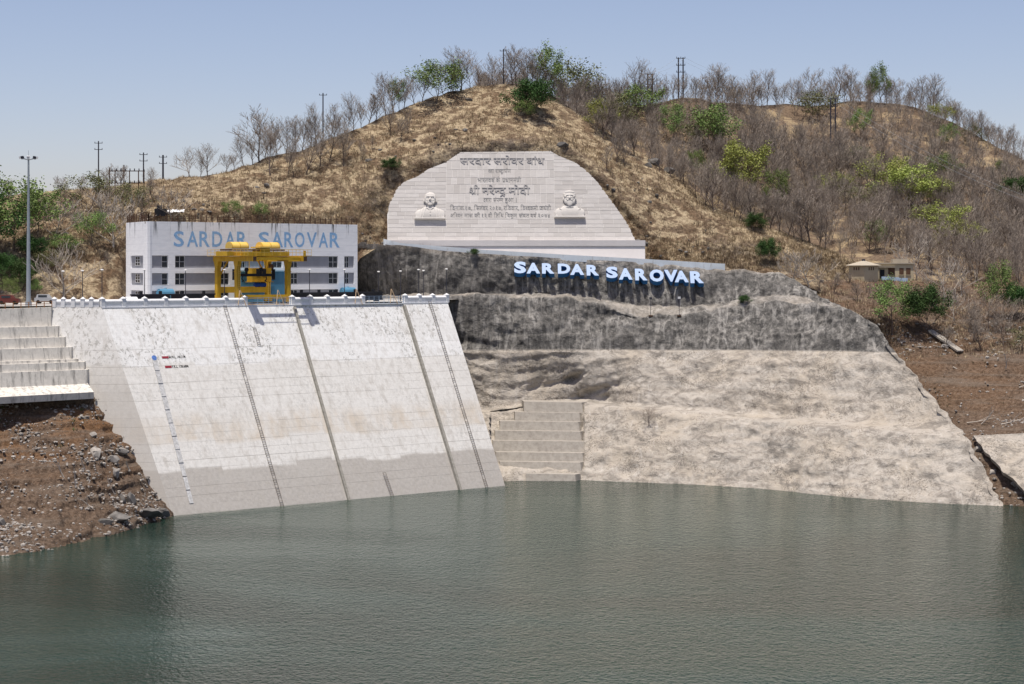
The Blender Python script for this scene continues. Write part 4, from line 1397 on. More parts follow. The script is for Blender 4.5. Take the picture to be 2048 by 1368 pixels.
# ------------------------------------------------------------------ lamp posts
lampno = 0
ordn = ['first', 'second', 'third', 'fourth', 'fifth', 'sixth', 'seventh', 'eighth', 'ninth', 'tenth', 'eleventh', 'twelfth', 'thirteenth']
for i, (px_, ty, b_) in enumerate(((126, 541, 0), (165, 540, 0), (204, 538, 0), (289, 538, -0.9), (371, 539, -0.9), (449, 538, -0.9), (619, 538, -0.9), (689, 538, -0.9), (757, 542, -9), (801, 541, -9), (837, 538, -0.9), (847, 540, -9), (893, 537, -0.9))):
    if i < 2:
        base = Vector(((px_ - 1024) / F * 366.2, 366.2, 36.98))
    else:
        b_ = b_ or -0.9
        base = D(a_at(px_, b_), b_, 36.98)
    hgt = HC + (HOR - ty) / F * base.y - 36.98
    t = thing('lamp_post', base, 'slim dark lamp post with white cap, %s from the left on the dam crest' % ordn[i], 'lamp post', 'lamp posts along the dam crest')
    m = MB()
    m.tube(base, base + Vector((0, 0, 0.5)), 0.14, 0.12, 8); m.tube(base + Vector((0, 0, 0.5)), base + Vector((0, 0, hgt - 0.3)), 0.085, 0.06, 8)
    m.build('pole', M['darkpole'], t)
    m = MB()
    m.tube(base + Vector((0, 0, hgt - 0.3)), base + Vector((0, 0, hgt - 0.12)), 0.12, 0.3, 10); m.tube(base + Vector((0, 0, hgt - 0.12)), base + Vector((0, 0, hgt)), 0.34, 0.16, 10)
    m.build('lamp_head', M['lamp'], t)

# tall floodlight mast
base = P(57, 612, 367)
base.z = 36.98
t = thing('floodlight_mast', base, 'tall grey floodlight mast with lamp cluster at the left', 'mast')
hgt = HC + (HOR - 318) / F * 367 - base.z
m = MB(); m.tube(base, base + Vector((0, 0, hgt)), 0.44, 0.16, 12); m.build('mast_pole', M['pole'], t)
MB().tube(base, base + Vector((0, 0, 0.8)), 0.62, 0.6, 12).build('mast_base', M['pole'], t)
tip = base + Vector((0, 0, hgt))
MB().tube(tip, tip + Vector((0, 0, 1.6)), 0.03, 0.02, 6).build('lightning_rod', M['darkpole'], t)
for k in range(8):
    an = k * math.pi / 4 + 0.2
    dv = Vector((math.cos(an), math.sin(an), 0))
    r = MB().bar(tip + Vector((0, 0, -0.2)), tip + dv * 1.45 + Vector((0, 0, 0.12)), 0.09).build('mast_arm', M['pole'], t)
    c = tip + dv * 1.55 + Vector((0, 0, 0.25))
    m = MB(); m.frame(c, dv * 0.3 + Vector((0, 0, -0.1)), dv.cross(Vector((0, 0, 1))) * 0.5, Vector((0, 0, 0.42)) + dv * 0.1); m.build('floodlight', M['darkpole'] if k % 2 else M['lamp'], r)

# ------------------------------------------------------------------ memorial wall
MT = math.radians(20)
MY0, MZ0 = 452.5, HC + (HOR - 481) / F * 452.5
ct, st = math.cos(MT), math.sin(MT)
MNRM = Vector((0, -ct, st))
def mur(px, py):
    k = (HOR - py) / F
    y = (k * MY0 + HC - MZ0) / (ct - k * st)
    return (px - 1024) / F * (MY0 + y * st), y
def MW(x, y, off=0.0):
    return Vector((x, MY0 + y * st, MZ0 + y * ct)) + MNRM * off
mem = thing('memorial_wall', MW(0, 0), 'large pale stone memorial wall with carved inscription on the hillside', 'memorial')
outl = [mur(*p) for p in ((774, 481), (773.4, 427), (780, 404.6), (794, 376), (808, 363.5), (836, 352), (856, 338), (890, 325), (921, 304), (1101, 302), (1117, 311), (1151, 325), (1173, 341), (1196, 365), (1227, 407), (1255, 447), (1272, 481))]
m = MB()
m.prism([MW(x * 0.995, max(0, y - 0.25 * (y > 1)), -0.06) for x, y in outl], -MNRM * 1.1)
m.build('backing', M['mortar'], mem)
ox = np.array([p[0] for p in outl]); oy = np.array([p[1] for p in outl])
def ytop(x): return float(np.interp(x, ox, oy)) if ox[0] < x < ox[-1] else 0.0
# left edge is almost vertical: use max along a small step
ymax = float(oy.max())
tx0, tx1 = mur(893, 330)[0], mur(1108, 330)[0]
GAP = 0.07
nst = 0
stones = []
YS = 5.2
def course(y0, y1, xa, xb, wmin, wmax):
    x = xa
    while x < xb - 0.25:
        ww = rnd.uniform(wmin, wmax)
        if xb - (x + ww) < wmin * 0.6: ww = xb - x
        stones.append((x, min(x + ww, xb), y0, y1))
        x += ww
def left_at(y): return float(np.interp(y, oy[:9], ox[:9]))
def right_at(y): return float(np.interp(y, oy[9:][::-1], ox[9:][::-1]))
def courses(y, yend, hs, xa, xb, wmin, wmax):
    while y < yend - 0.2:
        h = rnd.choice(hs)
        if yend - (y + h) < 0.5: h = yend - y
        a, b = max(xa, left_at(y + 0.02)), min(xb, right_at(y + 0.02))
        if b - a > 0.4: course(y, y + h, a, b, wmin, wmax)
        y += h
courses(0, YS, [0.9, 1.05, 1.2], -99, 99, 2.2, 4.6)
courses(YS, ymax, [0.85, 1.0, 1.25], -99, tx0, 1.8, 4.2)
courses(YS, ymax, [1.7, 1.95, 2.3], tx0, tx1, 1.1, 2.1)
courses(YS, ymax, [0.85, 1.0, 1.25], tx1, 99, 1.8, 4.2)
for (x0, x1, y0, y1) in stones:
    xs = np.linspace(x0 + GAP / 2, x1 - GAP / 2, 15)
    tops = [min(y1 - GAP / 2, ytop(q) - 0.03) for q in xs]
    xs2 = [(q, tq) for q, tq in zip(xs, tops) if tq > y0 + GAP / 2 + 0.05]
    if len(xs2) < 2 or xs2[-1][0] - xs2[0][0] < 0.2: continue
    if all(abs(tq - xs2[0][1]) < 1e-6 for _, tq in xs2): xs2 = [xs2[0], xs2[-1]]
    poly = [(xs2[0][0], y0 + GAP / 2), (xs2[-1][0], y0 + GAP / 2)] + xs2[::-1]
    off = rnd.uniform(-0.012, 0.02)
    m = MB()
    m.prism([MW(a, b, off) for a, b in poly], -MNRM * 0.2)
    m.build('stone', M['stone'], mem)
    nst += 1
print('stones', nst)

# plinth and sloping pale wall in front
m = MB()
x0, x1 = (800 - 1024) / F * 450.9, (1290 - 1024) / F * 450.9
zt, zm_, zl = HC + (HOR - 480.5) / F * 450.9, HC + (HOR - 492) / F * 450.9, HC + (HOR - 524) / F * 450.9
hq = zm_ - zl
m.prism([(x0, 451.1, zm_), (x0, 451.1 - hq * 0.25, zl), (x0, 453.5, zl), (x0, 453.5, zm_)], (x1 - x0, 0, 0)); m.build('plinth', M['plinth'], mem)
m = MB()
xl = (771 - 1024) / F * 450.9
m.box(((xl + x1) / 2 + 0.03, 452.15, (zt + zm_) / 2 + 0.002), (x1 - xl + 0.1, 2.7, zt - zm_)); m.build('plinth_ledge', M['plinth'], mem)
pw = thing('sloping_wall', P(1110, 515, 450), 'pale blue sloping low wall running below the memorial plinth', 'wall')
YW2 = 449.3
tl = [(767, 477.5), (800, 486), (968, 499.5), (1125, 509), (1290, 518), (1320, 519.5), (1450, 527.5), (1450, 548), (1290, 536), (1125, 530), (968, 520), (800, 500), (767, 492)]
for i0 in range(6):
    q = [tl[i0], tl[i0 + 1], tl[11 - i0 if i0 < 5 else 7], tl[12 - i0 if i0 < 5 else 8]]
segs = [((767, 477.5), (800, 486)), ((800, 486), (968, 499.5)), ((968, 499.5), (1125, 509)), ((1125, 509), (1290, 518)), ((1290, 518), (1450, 527.5))]
for (xa, ya), (xb, yb) in segs:
    hh_ = 18 if xa > 1280 else 12.5
    q = [P(xa, ya, YW2), P(xb, yb, YW2), P(xb, yb + hh_, YW2), P(xa, ya + hh_, YW2)]
    m = MB(); m.prism(q, (0, 0.45, 0)); m.build('wall_section', M['palewall'], pw)

# ---- inscription
KA, _f = text_mesh('क')
HEAD = float(KA[:, 1].max())
SP = {}
def dev(tokens):
    """lay out Devanagari tokens by hand; returns flat mesh"""
    VV, FF, x = [], [], 0.0
    last = (0.0, 0.6)
    def push(V, Fc):
        n = sum(len(q) for q in VV)
        VV.append(V)
        FF.extend([tuple(i + n for i in f) for f in Fc])
    def stroke(p, q, w):
        p, q = np.array(p), np.array(q)
        d = (q - p) / np.linalg.norm(q - p)
        nn = np.array([-d[1], d[0]]) * w / 2
        V = np.array([[*(p + nn), 0], [*(q + nn), 0], [*(q - nn), 0], [*(p - nn), 0]])
        push(V, [(0, 3, 2, 1)])
    for t in tokens:
        if t == 'R':       # ra stroke low on the stem
            stem = x - 0.13
            stroke((stem, 0.22), (stem - 0.26, 0.02), 0.07)
        elif t == 'T':     # ra below a round letter
            c = (last[0] + x) / 2
            stroke((c, -0.05), (c - 0.16, -0.2), 0.06)
            stroke((c, -0.05), (c + 0.16, -0.2), 0.06)
        elif t == 'P':     # reph hook above
            stroke((x - 0.13, HEAD), (x - 0.02, HEAD + 0.16), 0.06)
            stroke((x - 0.02, HEAD + 0.16), (x - 0.14, HEAD + 0.24), 0.06)
        else:
            half = t.startswith('H')
            ch = t[1:] if half else t
            # widths from a doubled string keep combining marks on their letter
            if ch in SP: V, Fc, adv = SP[ch]
            else:
                V, Fc = text_mesh(ch)
                if ch in 'ंेीुाि' and ch not in 'ािी':
                    adv = 0.0
                else:
                    V2, _ = text_mesh(ch + '।')
                    V1, _ = text_mesh('।')
                    adv = float(V2[:, 0].max() - V1[:, 0].max())
                SP[ch] = (V, Fc, adv)
            V = V.copy()
            if adv == 0.0:
                V1, _ = text_mesh('क' + ch)
                V = V + [0, 0, 0]
                if V[:, 0].min() > -0.02:
                    V[:, 0] -= V[:, 0].max() + 0.08
                V[:, 0] += x
            else:
                last = (x, 0)
                if half:
                    cut = adv - 0.2
                    V[:, 0] = np.minimum(V[:, 0], cut)
                    adv = cut
                V[:, 0] += x
                x += adv
            push(V, Fc)
    return np.concatenate(VV), FF

RX = lambda x: 880 + x / 8.533
RYY = lambda y: 295 + y / 8.533
def word(tokens, x0, x1, yh, yb, mat, depth):
    V, Fc = dev(tokens)
    lo, hi = V[:, 0].min(), V[:, 0].max()
    X0, Yh = mur(RX(x0), RYY(yh))
    X1, Yb = mur(RX(x1), RYY(yb))
    V = V.copy()
    V[:, 0] = X0 + (V[:, 0] - lo) / (hi - lo) * (X1 - X0)
    V[:, 1] = Yb + V[:, 1] / HEAD * (Yh - Yb)
    solid_glyph(V, Fc, lambda x, y: MW(x, y, 0.02 + depth), MNRM * depth, M[mat], 'inscription_word', mem)
S_ = lambda s: list(s)
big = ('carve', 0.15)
sml = ('carve2', 0.05)
for toks, x0, x1, yh, yb, (mt, dp) in [
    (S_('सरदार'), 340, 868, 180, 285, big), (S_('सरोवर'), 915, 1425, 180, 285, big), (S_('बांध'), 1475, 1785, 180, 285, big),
    (S_('का'), 820, 920, 370, 432, sml), (['र', 'ा', 'Hष', 'ट', 'T', 'ा', 'प', 'P', 'ण'], 945, 1210, 370, 432, sml),
    (S_('भारतव') + ['ष', 'P'], 640, 930, 525, 590, sml), (S_('के'), 958, 1025, 525, 590, sml), (['प', 'R'] + S_('धानमं') + ['त', 'R', 'ी'], 1060, 1385, 525, 590, sml),
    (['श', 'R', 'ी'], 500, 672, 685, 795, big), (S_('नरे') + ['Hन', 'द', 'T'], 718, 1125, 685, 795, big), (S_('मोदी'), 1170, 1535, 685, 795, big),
    (['द', 'व', 'ा', 'र', 'ा'], 740, 880, 862, 925, sml), (['स', 'ं', 'प', 'Hन', 'न'], 908, 1080, 862, 925, sml), (S_('हुआ'), 1105, 1255, 862, 925, sml), (['।'], 1296, 1308, 862, 930, sml),
    (['ि', 'द'] + S_('नांक'), 170, 410, 1000, 1065, sml), (S_('१७,'), 430, 545, 1000, 1065, sml), (['ि', 'स', 'त', 'ं', 'ब', 'र'], 580, 815, 1000, 1065, sml), (S_('२०१७,'), 845, 1060, 1000, 1065, sml),
    (['र', 'ि', 'व', 'व', 'ा', 'र', ','], 1085, 1345, 1000, 1065, sml), (['ि', 'व', 'Hश', 'व', 'क', 'म', 'P', 'ा'], 1375, 1670, 1000, 1065, sml), (S_('जयंती'), 1695, 1895, 1000, 1065, sml),
    (['अ', 'ि', 'Hश', 'व', 'न'], 175, 385, 1130, 1190, sml), (S_('मास'), 415, 560, 1130, 1190, sml), (S_('की'), 585, 685, 1130, 1190, sml), (S_('१२'), 712, 795, 1130, 1190, sml), (S_('वी'), 820, 890, 1130, 1190, sml),
    (['ि', 'त', 'ि', 'थ'], 920, 1085, 1130, 1190, sml), (['ि', 'व', 'क', 'T', 'म'], 1110, 1315, 1130, 1190, sml), (S_('संवत'), 1345, 1525, 1130, 1190, sml), (['व', 'ष', 'P'], 1540, 1645, 1130, 1190, sml), (S_('२०७४'), 1672, 1880, 1130, 1190, sml)]:
    word(toks, x0, x1, yh, yb, mt, dp)

# ---- portrait busts, each one continuous carved mesh on its ledge
def fuse(parts, voxel, name, mat, parent, place, smooth_it=3):
    """parts: ellipsoids / capsules in bust space -> one remeshed surface"""
    bm = bmesh.new()
    for kind, c, r, rot in parts:
        mtx = Matrix.Translation(c) @ Matrix.Rotation(rot, 4, 'Y') @ Matrix.Diagonal((*r, 1))
        if kind == 'e':
            bmesh.ops.create_uvsphere(bm, u_segments=20, v_segments=12, radius=1, matrix=mtx)
        else:
            bmesh.ops.create_cube(bm, size=2, matrix=mtx)
    me = bpy.data.meshes.new(name)
    bm.to_mesh(me)
    bm.free()
    o = bpy.data.objects.new('tmp', me)
    COL.objects.link(o)
    md = o.modifiers.new('r', 'REMESH')
    md.mode = 'VOXEL'
    md.voxel_size = voxel
    sm = o.modifiers.new('s', 'SMOOTH')
    sm.iterations = smooth_it
    dg = bpy.context.evaluated_depsgraph_get()
    dg.update()
    m2 = bpy.data.meshes.new_from_object(o.evaluated_get(dg))
    bpy.data.objects.remove(o)
    org = ORG[parent.name]
    for v in m2.vertices:
        v.co = place(v.co.x, v.co.y, v.co.z) - org
    m2.materials.clear()
    m2.materials.append(mat)
    m2.polygons.foreach_set('use_smooth', [True] * len(m2.polygons))
    m2.name = name
    return mesh_obj(name, m2, parent)

def bust(pxc, py_base, width_px, label, bearded):
    bx, by = mur(pxc, py_base)
    sc = width_px / F * 455 / 2.0        # bust space: x -1..1, z up, y depth towards the viewer
    t = thing('stone_bust', MW(bx, by), label, 'bust', None)
    def place(x, y, z):
        return MW(bx + x * sc, by + z * sc, y * sc * 0.40 + 0.02)
    E = []
    def e(x, y, z, rx, ry, rz, rot=0.0): E.append(('e', (x, y, z), (rx, ry, rz), rot))
    e(0, 0.15, 0.32, 0.80, 0.42, 0.42)                      # chest
    for s in (-1, 1):
        e(s * 0.62, 0.08, 0.26, 0.36, 0.36, 0.36)           # shoulders
        e(s * 0.34, 0.12, 0.60, 0.34, 0.25, 0.17, s * 0.55) # trapezius
    E.append(('b', (0, 0.05, 0.05), (0.93, 0.30, 0.05), 0))
    e(0, 0.22, 0.80, 0.22, 0.24, 0.26)                      # neck
    e(0, 0.30, 1.36, 0.375, 0.42, 0.40)                     # cranium
    e(0, 0.42, 1.14, 0.30, 0.34, 0.30)                      # jaw
    e(0, 0.86, 1.22, 0.085, 0.17, 0.10)                      # nose
    e(0, 0.76, 1.33, 0.045, 0.08, 0.12)
    e(0, 0.74, 1.43, 0.27, 0.13, 0.05)                      # brow
    for s in (-1, 1):
        e(s * 0.385, 0.22, 1.22, 0.06, 0.10, 0.13)          # ears
        e(s * 0.18, 0.66, 1.20, 0.10, 0.09, 0.09)           # cheeks
        e(s * 0.14, 0.70, 1.335, 0.06, 0.045, 0.03)         # eyelids
    if bearded:
        e(0, 0.55, 0.96, 0.24, 0.26, 0.24)                  # beard
        e(0, 0.62, 0.86, 0.16, 0.18, 0.20)
        for s in (-1, 1):
            e(s * 0.25, 0.40, 1.06, 0.11, 0.26, 0.22)
            e(s * 0.10, 0.80, 1.10, 0.12, 0.07, 0.04, s * 0.35)   # moustache
            # spectacles
            for q in np.linspace(0, 2 * math.pi, 13)[:-1]:
                e(s * 0.15 + math.cos(q) * 0.115, 0.775, 1.33 + math.sin(q) * 0.075, 0.03, 0.03, 0.03)
            e(s * 0.33, 0.62, 1.35, 0.10, 0.10, 0.025)
        e(0, 0.80, 1.35, 0.05, 0.03, 0.02)
        e(0, 0.24, 1.52, 0.40, 0.42, 0.28)                  # full swept-back hair
        e(0, 0.40, 1.66, 0.33, 0.30, 0.13)
        for k in range(4):
            e(-0.45 + 0.1 * k, 0.42, 0.42 - 0.09 * k, 0.34, 0.05, 0.03, 0.6)
            e(0.55 - 0.05 * k, 0.40, 0.46 - 0.1 * k, 0.28, 0.05, 0.03, -0.7)
        e(0, 0.42, 0.62, 0.28, 0.18, 0.06)                  # collar
    else:
        e(0, 0.72, 1.06, 0.13, 0.06, 0.035)                 # lips
        e(0, 0.72, 1.00, 0.11, 0.06, 0.03)
        e(0, 0.66, 0.90, 0.13, 0.12, 0.09)                  # chin
        e(0, 0.28, 1.48, 0.365, 0.40, 0.30)                 # bald dome
        for s in (-1, 1):
            e(s * 0.24, 0.56, 1.04, 0.06, 0.16, 0.14, s * 0.3)
        # shawl over both shoulders in thick folds
        for s in (-1, 1):
            for k in range(4):
                x = s * (0.36 + 0.16 * k)
                e(x, 0.40 - 0.06 * k, 0.34 - 0.02 * k, 0.06, 0.15, 0.44 - 0.05 * k, s * -0.28)
        for k in range(2):
            e(0.02, 0.60, 0.40 - 0.2 * k, 0.035, 0.05, 0.035)
        e(-0.10, 0.48, 0.62, 0.16, 0.10, 0.05, 0.7)
        e(0.10, 0.48, 0.62, 0.16, 0.10, 0.05, -0.7)
    fuse(E, 0.022, 'bust_figure', M['bust'], t, place, 1)
    m = MB()
    hw = width_px / 2 / F * 455
    m.prism([MW(bx - hw, by - 0.28, 0), MW(bx + hw, by - 0.28, 0), MW(bx + hw, by + 0.05, 0), MW(bx - hw, by + 0.05, 0)], MNRM * 0.95)
    m.build('bust_ledge', M['bust'], t)
bust(860, 437.5, 62, 'pale stone bust of a bald man in a draped shawl, left of the inscription', False)
bust(1139.5, 434.5, 62, 'pale stone bust of a bearded man with spectacles, right of the inscription', True)

# ------------------------------------------------------------------ blue letters on the cliff
find_cliff = Finder(['cliff'])
sg = thing('letter_sign', P(1218, 570, 446), 'large pale blue block letters spelling SARDAR SAROVAR on the dark cliff', 'sign')
TL = math.radians(40)
SNRM = Vector((0, -math.cos(TL), math.sin(TL)))
SUP = Vector((0, math.sin(TL), math.cos(TL)))
zx5 = lambda x: 980 + x / 3.938
zy5 = lambda y: 480 + y / 3.938
specs = [('S', 190, 285, 170, 262), ('A', 288, 395, 180, 264), ('R', 410, 508, 183, 265), ('D', 535, 633, 186, 265), ('A', 632, 742, 190, 275), ('R', 762, 860, 196, 280),
         ('S', 917, 1008, 210, 300), ('A', 1016, 1124, 222, 312), ('R', 1145, 1242, 226, 318), ('O', 1260, 1372, 232, 328), ('V', 1376, 1482, 235, 328), ('A', 1455, 1566, 242, 333), ('R', 1580, 1686, 246, 340)]
for i, (ch, x0, x1, y0, y1) in enumerate(specs):
    pxc, pyb, pyt = zx5((x0 + x1) / 2), zy5(y1), zy5(y0)
    s = find_cliff(pxc, pyb)
    Y = min(s.y, 448.0) - 2.0
    B = P(pxc, pyb, Y)
    hw = (zx5(x1) - zx5(x0)) / 2 / F * Y
    hh = (pyb - pyt) / F * Y / math.cos(TL)
    V, Fc = glyph(ch, -hw, hw, 0, hh, 0.05)
    solid_glyph(V, Fc, lambda x, y: B + Vector((x, 0, 0)) + SUP * y, SNRM * 1.35, M['signface'], 'sign_letter', sg, M['signside'], 'letter_face')
    m = MB()
    for q in (-hw * 0.5, hw * 0.5):
        m.bar(B + Vector((q, 0, 0)) + SUP * hh * 0.4 - SNRM * 1.2, B + Vector((q, 0, 0)) + SUP * hh * 0.4 - SNRM * 4.2, 0.12)
    m.build('mounting_bracket', M['darkpole'], sg)
for px_, py0, py1, lab in ((1301, 595, 630, 'thin floodlight stand on the cliff berm below the letter O'), (1358, 594, 630, 'thin floodlight stand on the cliff berm below the last letter')):
    s = find_cliff(px_, py1)
    t = thing('floodlight_stand', s, lab, 'floodlight', 'floodlight stands under the letters')
    tp_ = s + Vector((0, -0.1, (py1 - py0) / F * s.y))
    MB().tube(s + Vector((0, -0.1, -0.3)), tp_, 0.06, n=6).build('stand_pole', M['darkpole'], t)
    MB().box(tp_, (0.6, 0.35, 0.5)).build('lamp_box', M['lamp'] if px_ > 1330 else M['darkpole'], t)
    MB().box(s + Vector((0, -0.1, 0)), (0.9, 0.7, 0.3)).build('stand_foot', M['rust'], t)

# ------------------------------------------------------------------ huts
find_land = Finder(['right_bank', 'hillside', 'wooded_hill'])
def hut_frame(o, ang):
    c, s = math.cos(ang), math.sin(ang)
    return Vector((c, s, 0)), Vector((s, -c, 0))
# small hipped hut
o = P(1727, 556, 457)
hut = thing('small_hut', o, 'small square cream hut with pale hipped roof on the right slope', 'hut')
ax, ny = hut_frame(o, math.radians(38))
W2, D2, H2 = 2.35, 2.35, 2.9
m = MB(); m.frame(o + Vector((0, 0, H2 / 2 - 0.5)), ax * W2 * 2, ny * D2 * 2, Vector((0, 0, H2 + 1.0))); m.build('wall', M['cream'], hut)
e = [o + ax * i * (W2 + 0.5) + ny * j * (D2 + 0.5) + Vector((0, 0, H2 + 0.02)) for i, j in ((-1, -1), (1, -1), (1, 1), (-1, 1))]
ap = o + Vector((0, 0, H2 + 1.15))
m = MB(); m.add(e + [p + Vector((0, 0, -0.14)) for p in e] + [ap], [(0, 1, 8), (1, 2, 8), (2, 3, 8), (3, 0, 8), (0, 4, 5, 1), (1, 5, 6, 2), (2, 6, 7, 3), (3, 7, 4, 0), (7, 6, 5, 4)])
rf = m.build('roof', M['roof'], hut)
MB().box(ap + Vector((0, 0, 0.05)), (0.7, 0.7, 0.5)).build('roof_vent', M['darkpole'], rf)
for side, (u, n_) in enumerate(((ax, ny), (ny, -ax))):
    for k in (-0.55, 0.0, 0.55):
        for sgn in ((1,) if side == 0 else (1, -1)):
            nn = n_ * sgn
            m = MB(); m.frame(o + nn * (W2 + 0.01) + u * k * 1.3 + Vector((0, 0, H2 - 0.75)), u * 0.32, nn * 0.06, Vector((0, 0, 0.7))); m.build('vent_opening', M['brown'], hut)
# larger flat hut
o = P(1789, 559, 461)
ht2 = thing('flat_hut', o, 'cream flat-roofed house with brown shuttered windows on the right slope', 'house')
ax, ny = hut_frame(o, math.radians(-6))
W2, D2, H2 = 4.1, 2.6, 3.6
m = MB(); m.frame(o + Vector((0, 0, H2 / 2 - 0.6)), ax * W2 * 2, ny * D2 * 2, Vector((0, 0, H2 + 1.2))); m.build('wall', M['cream'], ht2)
m = MB(); m.frame(o + Vector((0, 0, H2 + 0.13)), ax * (W2 * 2 + 0.7), ny * (D2 * 2 + 0.7), Vector((0, 0, 0.24))); m.build('roof', M['roof'], ht2)
MB().box(o + ax * 1.2 - ny * 0.3 + Vector((0, 0, H2 + 0.7)), (3.6, 2.4, 0.9)).build('parapet', M['roof'], ht2)
for k, wd in ((-0.9, 1.5), (1.35, 1.0), (2.9, 1.0)):
    m = MB(); m.frame(o + ny * (D2 + 0.03) + ax * k + Vector((0, 0, 1.9)), ax * wd, ny * 0.08, Vector((0, 0, 1.5))); sh_ = m.build('window', M['brown'], ht2)
    m = MB(); m.frame(o + ny * (D2 + 0.06) + ax * k + Vector((0, 0, 1.05)), ax * (wd + 0.2), ny * 0.2, Vector((0, 0, 0.12))); m.build('sill', M['cream'], sh_)
m = MB(); m.frame(o + ny * (D2 + 0.03) - ax * 3.0 + Vector((0, 0, 1.1)), ax * 1.0, ny * 0.08, Vector((0, 0, 2.4))); m.build('door', M['black'], ht2)
m = MB(); m.frame(o + ny * (D2 + 0.5) - ax * 2.0 + Vector((0, 0, 2.85)), ax * 3.6, ny * 1.0, Vector((0, 0, 0.12))); m.build('canopy', M['roof'], ht2)
# corrugated sheet leaning in front
t = thing('tin_sheet_fence', o + ny * 5, 'grey corrugated sheets lying in front of the flat-roofed house', 'sheeting')
for k in range(3):
    m = MB(); c = P(1772 + 17 * k, 557 + 1.5 * k, 456)
    m.frame(c, ax * 2.0, Vector((0, 0.5, -0.1)), Vector((0, 0.15, 0.8))); m.build('sheet', M['rail'], t)

# ------------------------------------------------------------------ poles and wires
def pole(px_, py0, py1, Y, lab, arms=2, group='utility poles on the ridge', r=0.14):
    b = P(px_, py1, Y)
    tip = P(px_, py0, Y)
    t = thing('utility_pole', b, lab, 'utility pole', group)
    MB().tube(b - Vector((0, 0, 2)), tip, r * 1.2, r, 8).build('pole_shaft', M['darkpole'], t)
    for k in range(arms):
        z = tip.z - 0.5 - 1.5 * k
        c = MB().bar((tip.x - 0.95, tip.y, z), (tip.x + 0.95, tip.y, z), 0.13).build('crossarm', M['darkpole'], t)
        for s in (-0.85, 0.85):
            MB().tube((tip.x + s, tip.y, z), (tip.x + s, tip.y, z + 0.35), 0.07, n=6).build('insulator', M['darkpole'], c)
    return tip
pole(197, 282, 372, 468, 'slender dark utility pole left of the substation frame', 2)
pole(287, 305, 362, 470, 'leaning utility pole at the right side of the substation frame', 2)
pole(326, 310, 361, 470, 'short thick utility pole left of the bare ridge trees', 2, r=0.2)
pole(646, 186, 286, 480, 'tall rusty utility pole rising between bare trees on the left ridge', 1)
pole(1007, 98, 168, 502, 'thin utility pole on top of the grassy hill', 1)
def hpole(px_, py0, py1, Y, lab):
    t = thing('double_pole', P(px_, py1, Y), lab, 'pylon', 'double power poles on the hill')
    g = 5.2 / F * Y * 0.9
    tips = []
    for s in (-g, g):
        b, tp_ = P(px_, py1, Y) + Vector((s, 0, -2)), P(px_, py0, Y) + Vector((s, 0, 0))
        MB().tube(b, tp_, 0.24, 0.2, 8).build('pole_shaft', M['darkpole'], t)
        tips.append(tp_)
    H = (py1 - py0) / F * Y
    for k in (0.02, 0.2, 0.38):
        z = P(px_, py0, Y).z - H * k
        c = P(px_, py0, Y)
        a = MB().bar((c.x - g * 1.9, c.y, z), (c.x + g * 1.9, c.y, z), 0.2).build('crossarm', M['darkpole'], t)
        for s in (-1.8, 0, 1.8):
            MB().tube((c.x + s * g, c.y - 0.1, z), (c.x + s * g, c.y - 0.1, z + 0.5), 0.09, n=6).build('insulator', M['darkpole'], a)
    return P(px_, py0 + 3, Y), g
h1 = hpole(1300, 147, 205, 617, 'shorter double power pole left of the tallest one')
h2 = hpole(1361.5, 115, 192, 622, 'tallest double power pole on the bare knoll')
h3 = hpole(1666, 196, 280, 612, 'double power pole among bare trees on the right hill')
def wire(p, q, sag, lab):
    b = MB()
    pts = []
    for i in range(13):
        k = i / 12
        v = p.lerp(q, k)
        v.z -= sag * 4 * k * (1 - k)
        pts.append(v)
    for u, v in zip(pts[:-1], pts[1:]): b.tube(u, v, 0.022, n=4, caps=False)
    b.build('power_line', M['pole'], label=lab, cat='wire', group='power lines between the double poles')
for s, nm in ((-1.8, 'left'), (1.8, 'right')):
    wire(h1[0] + Vector((s * h1[1], 0, 0.4)), h2[0] + Vector((s * h2[1], 0, 0.4)), 0.8, 'thin power line between the two skyline double poles, %s strand' % nm)
    wire(h2[0] + Vector((s * h2[1], 0, 0.4)), h3[0] + Vector((s * h3[1], 0, 0.4)), 3.0, 'thin power line from the tallest double pole to the right one, %s strand' % nm)
    wire(h3[0] + Vector((s * h3[1], 0, 0.4)), P(2120, 420, 520) + Vector((s, 0, 0)), 3.0, 'thin power line dropping over the right woods, %s strand' % nm)
# substation frame on the left ridge
t = thing('substation_frame', P(255, 395, 455), 'rusty lattice of posts and beams of a small substation on the left ridge', 'frame')
ps = [(219, 335, 395), (230, 340, 400), (248, 330, 398), (259, 341, 398), (277, 342, 400), (288, 338, 398)]
for x, y0, y1 in ps:
    MB().bar(P(x, y1 + 10, 455 + (x % 3)), P(x, y0, 455 + (x % 3)), 0.2).build('frame_post', M['rust'], t)
for y in (342, 366):
    MB().bar(P(217, y, 454.6), P(290, y, 454.6), 0.2).build('frame_beam', M['rust'], t)
for x in range(224, 290, 9):
    MB().tube(P(x, 342, 454.4), P(x, 337, 454.4), 0.12, n=6).build('insulator', M['darkpole'], t)
    MB().tube(P(x, 366, 454.4), P(x, 361, 454.4), 0.12, n=6).build('insulator', M['darkpole'], t)

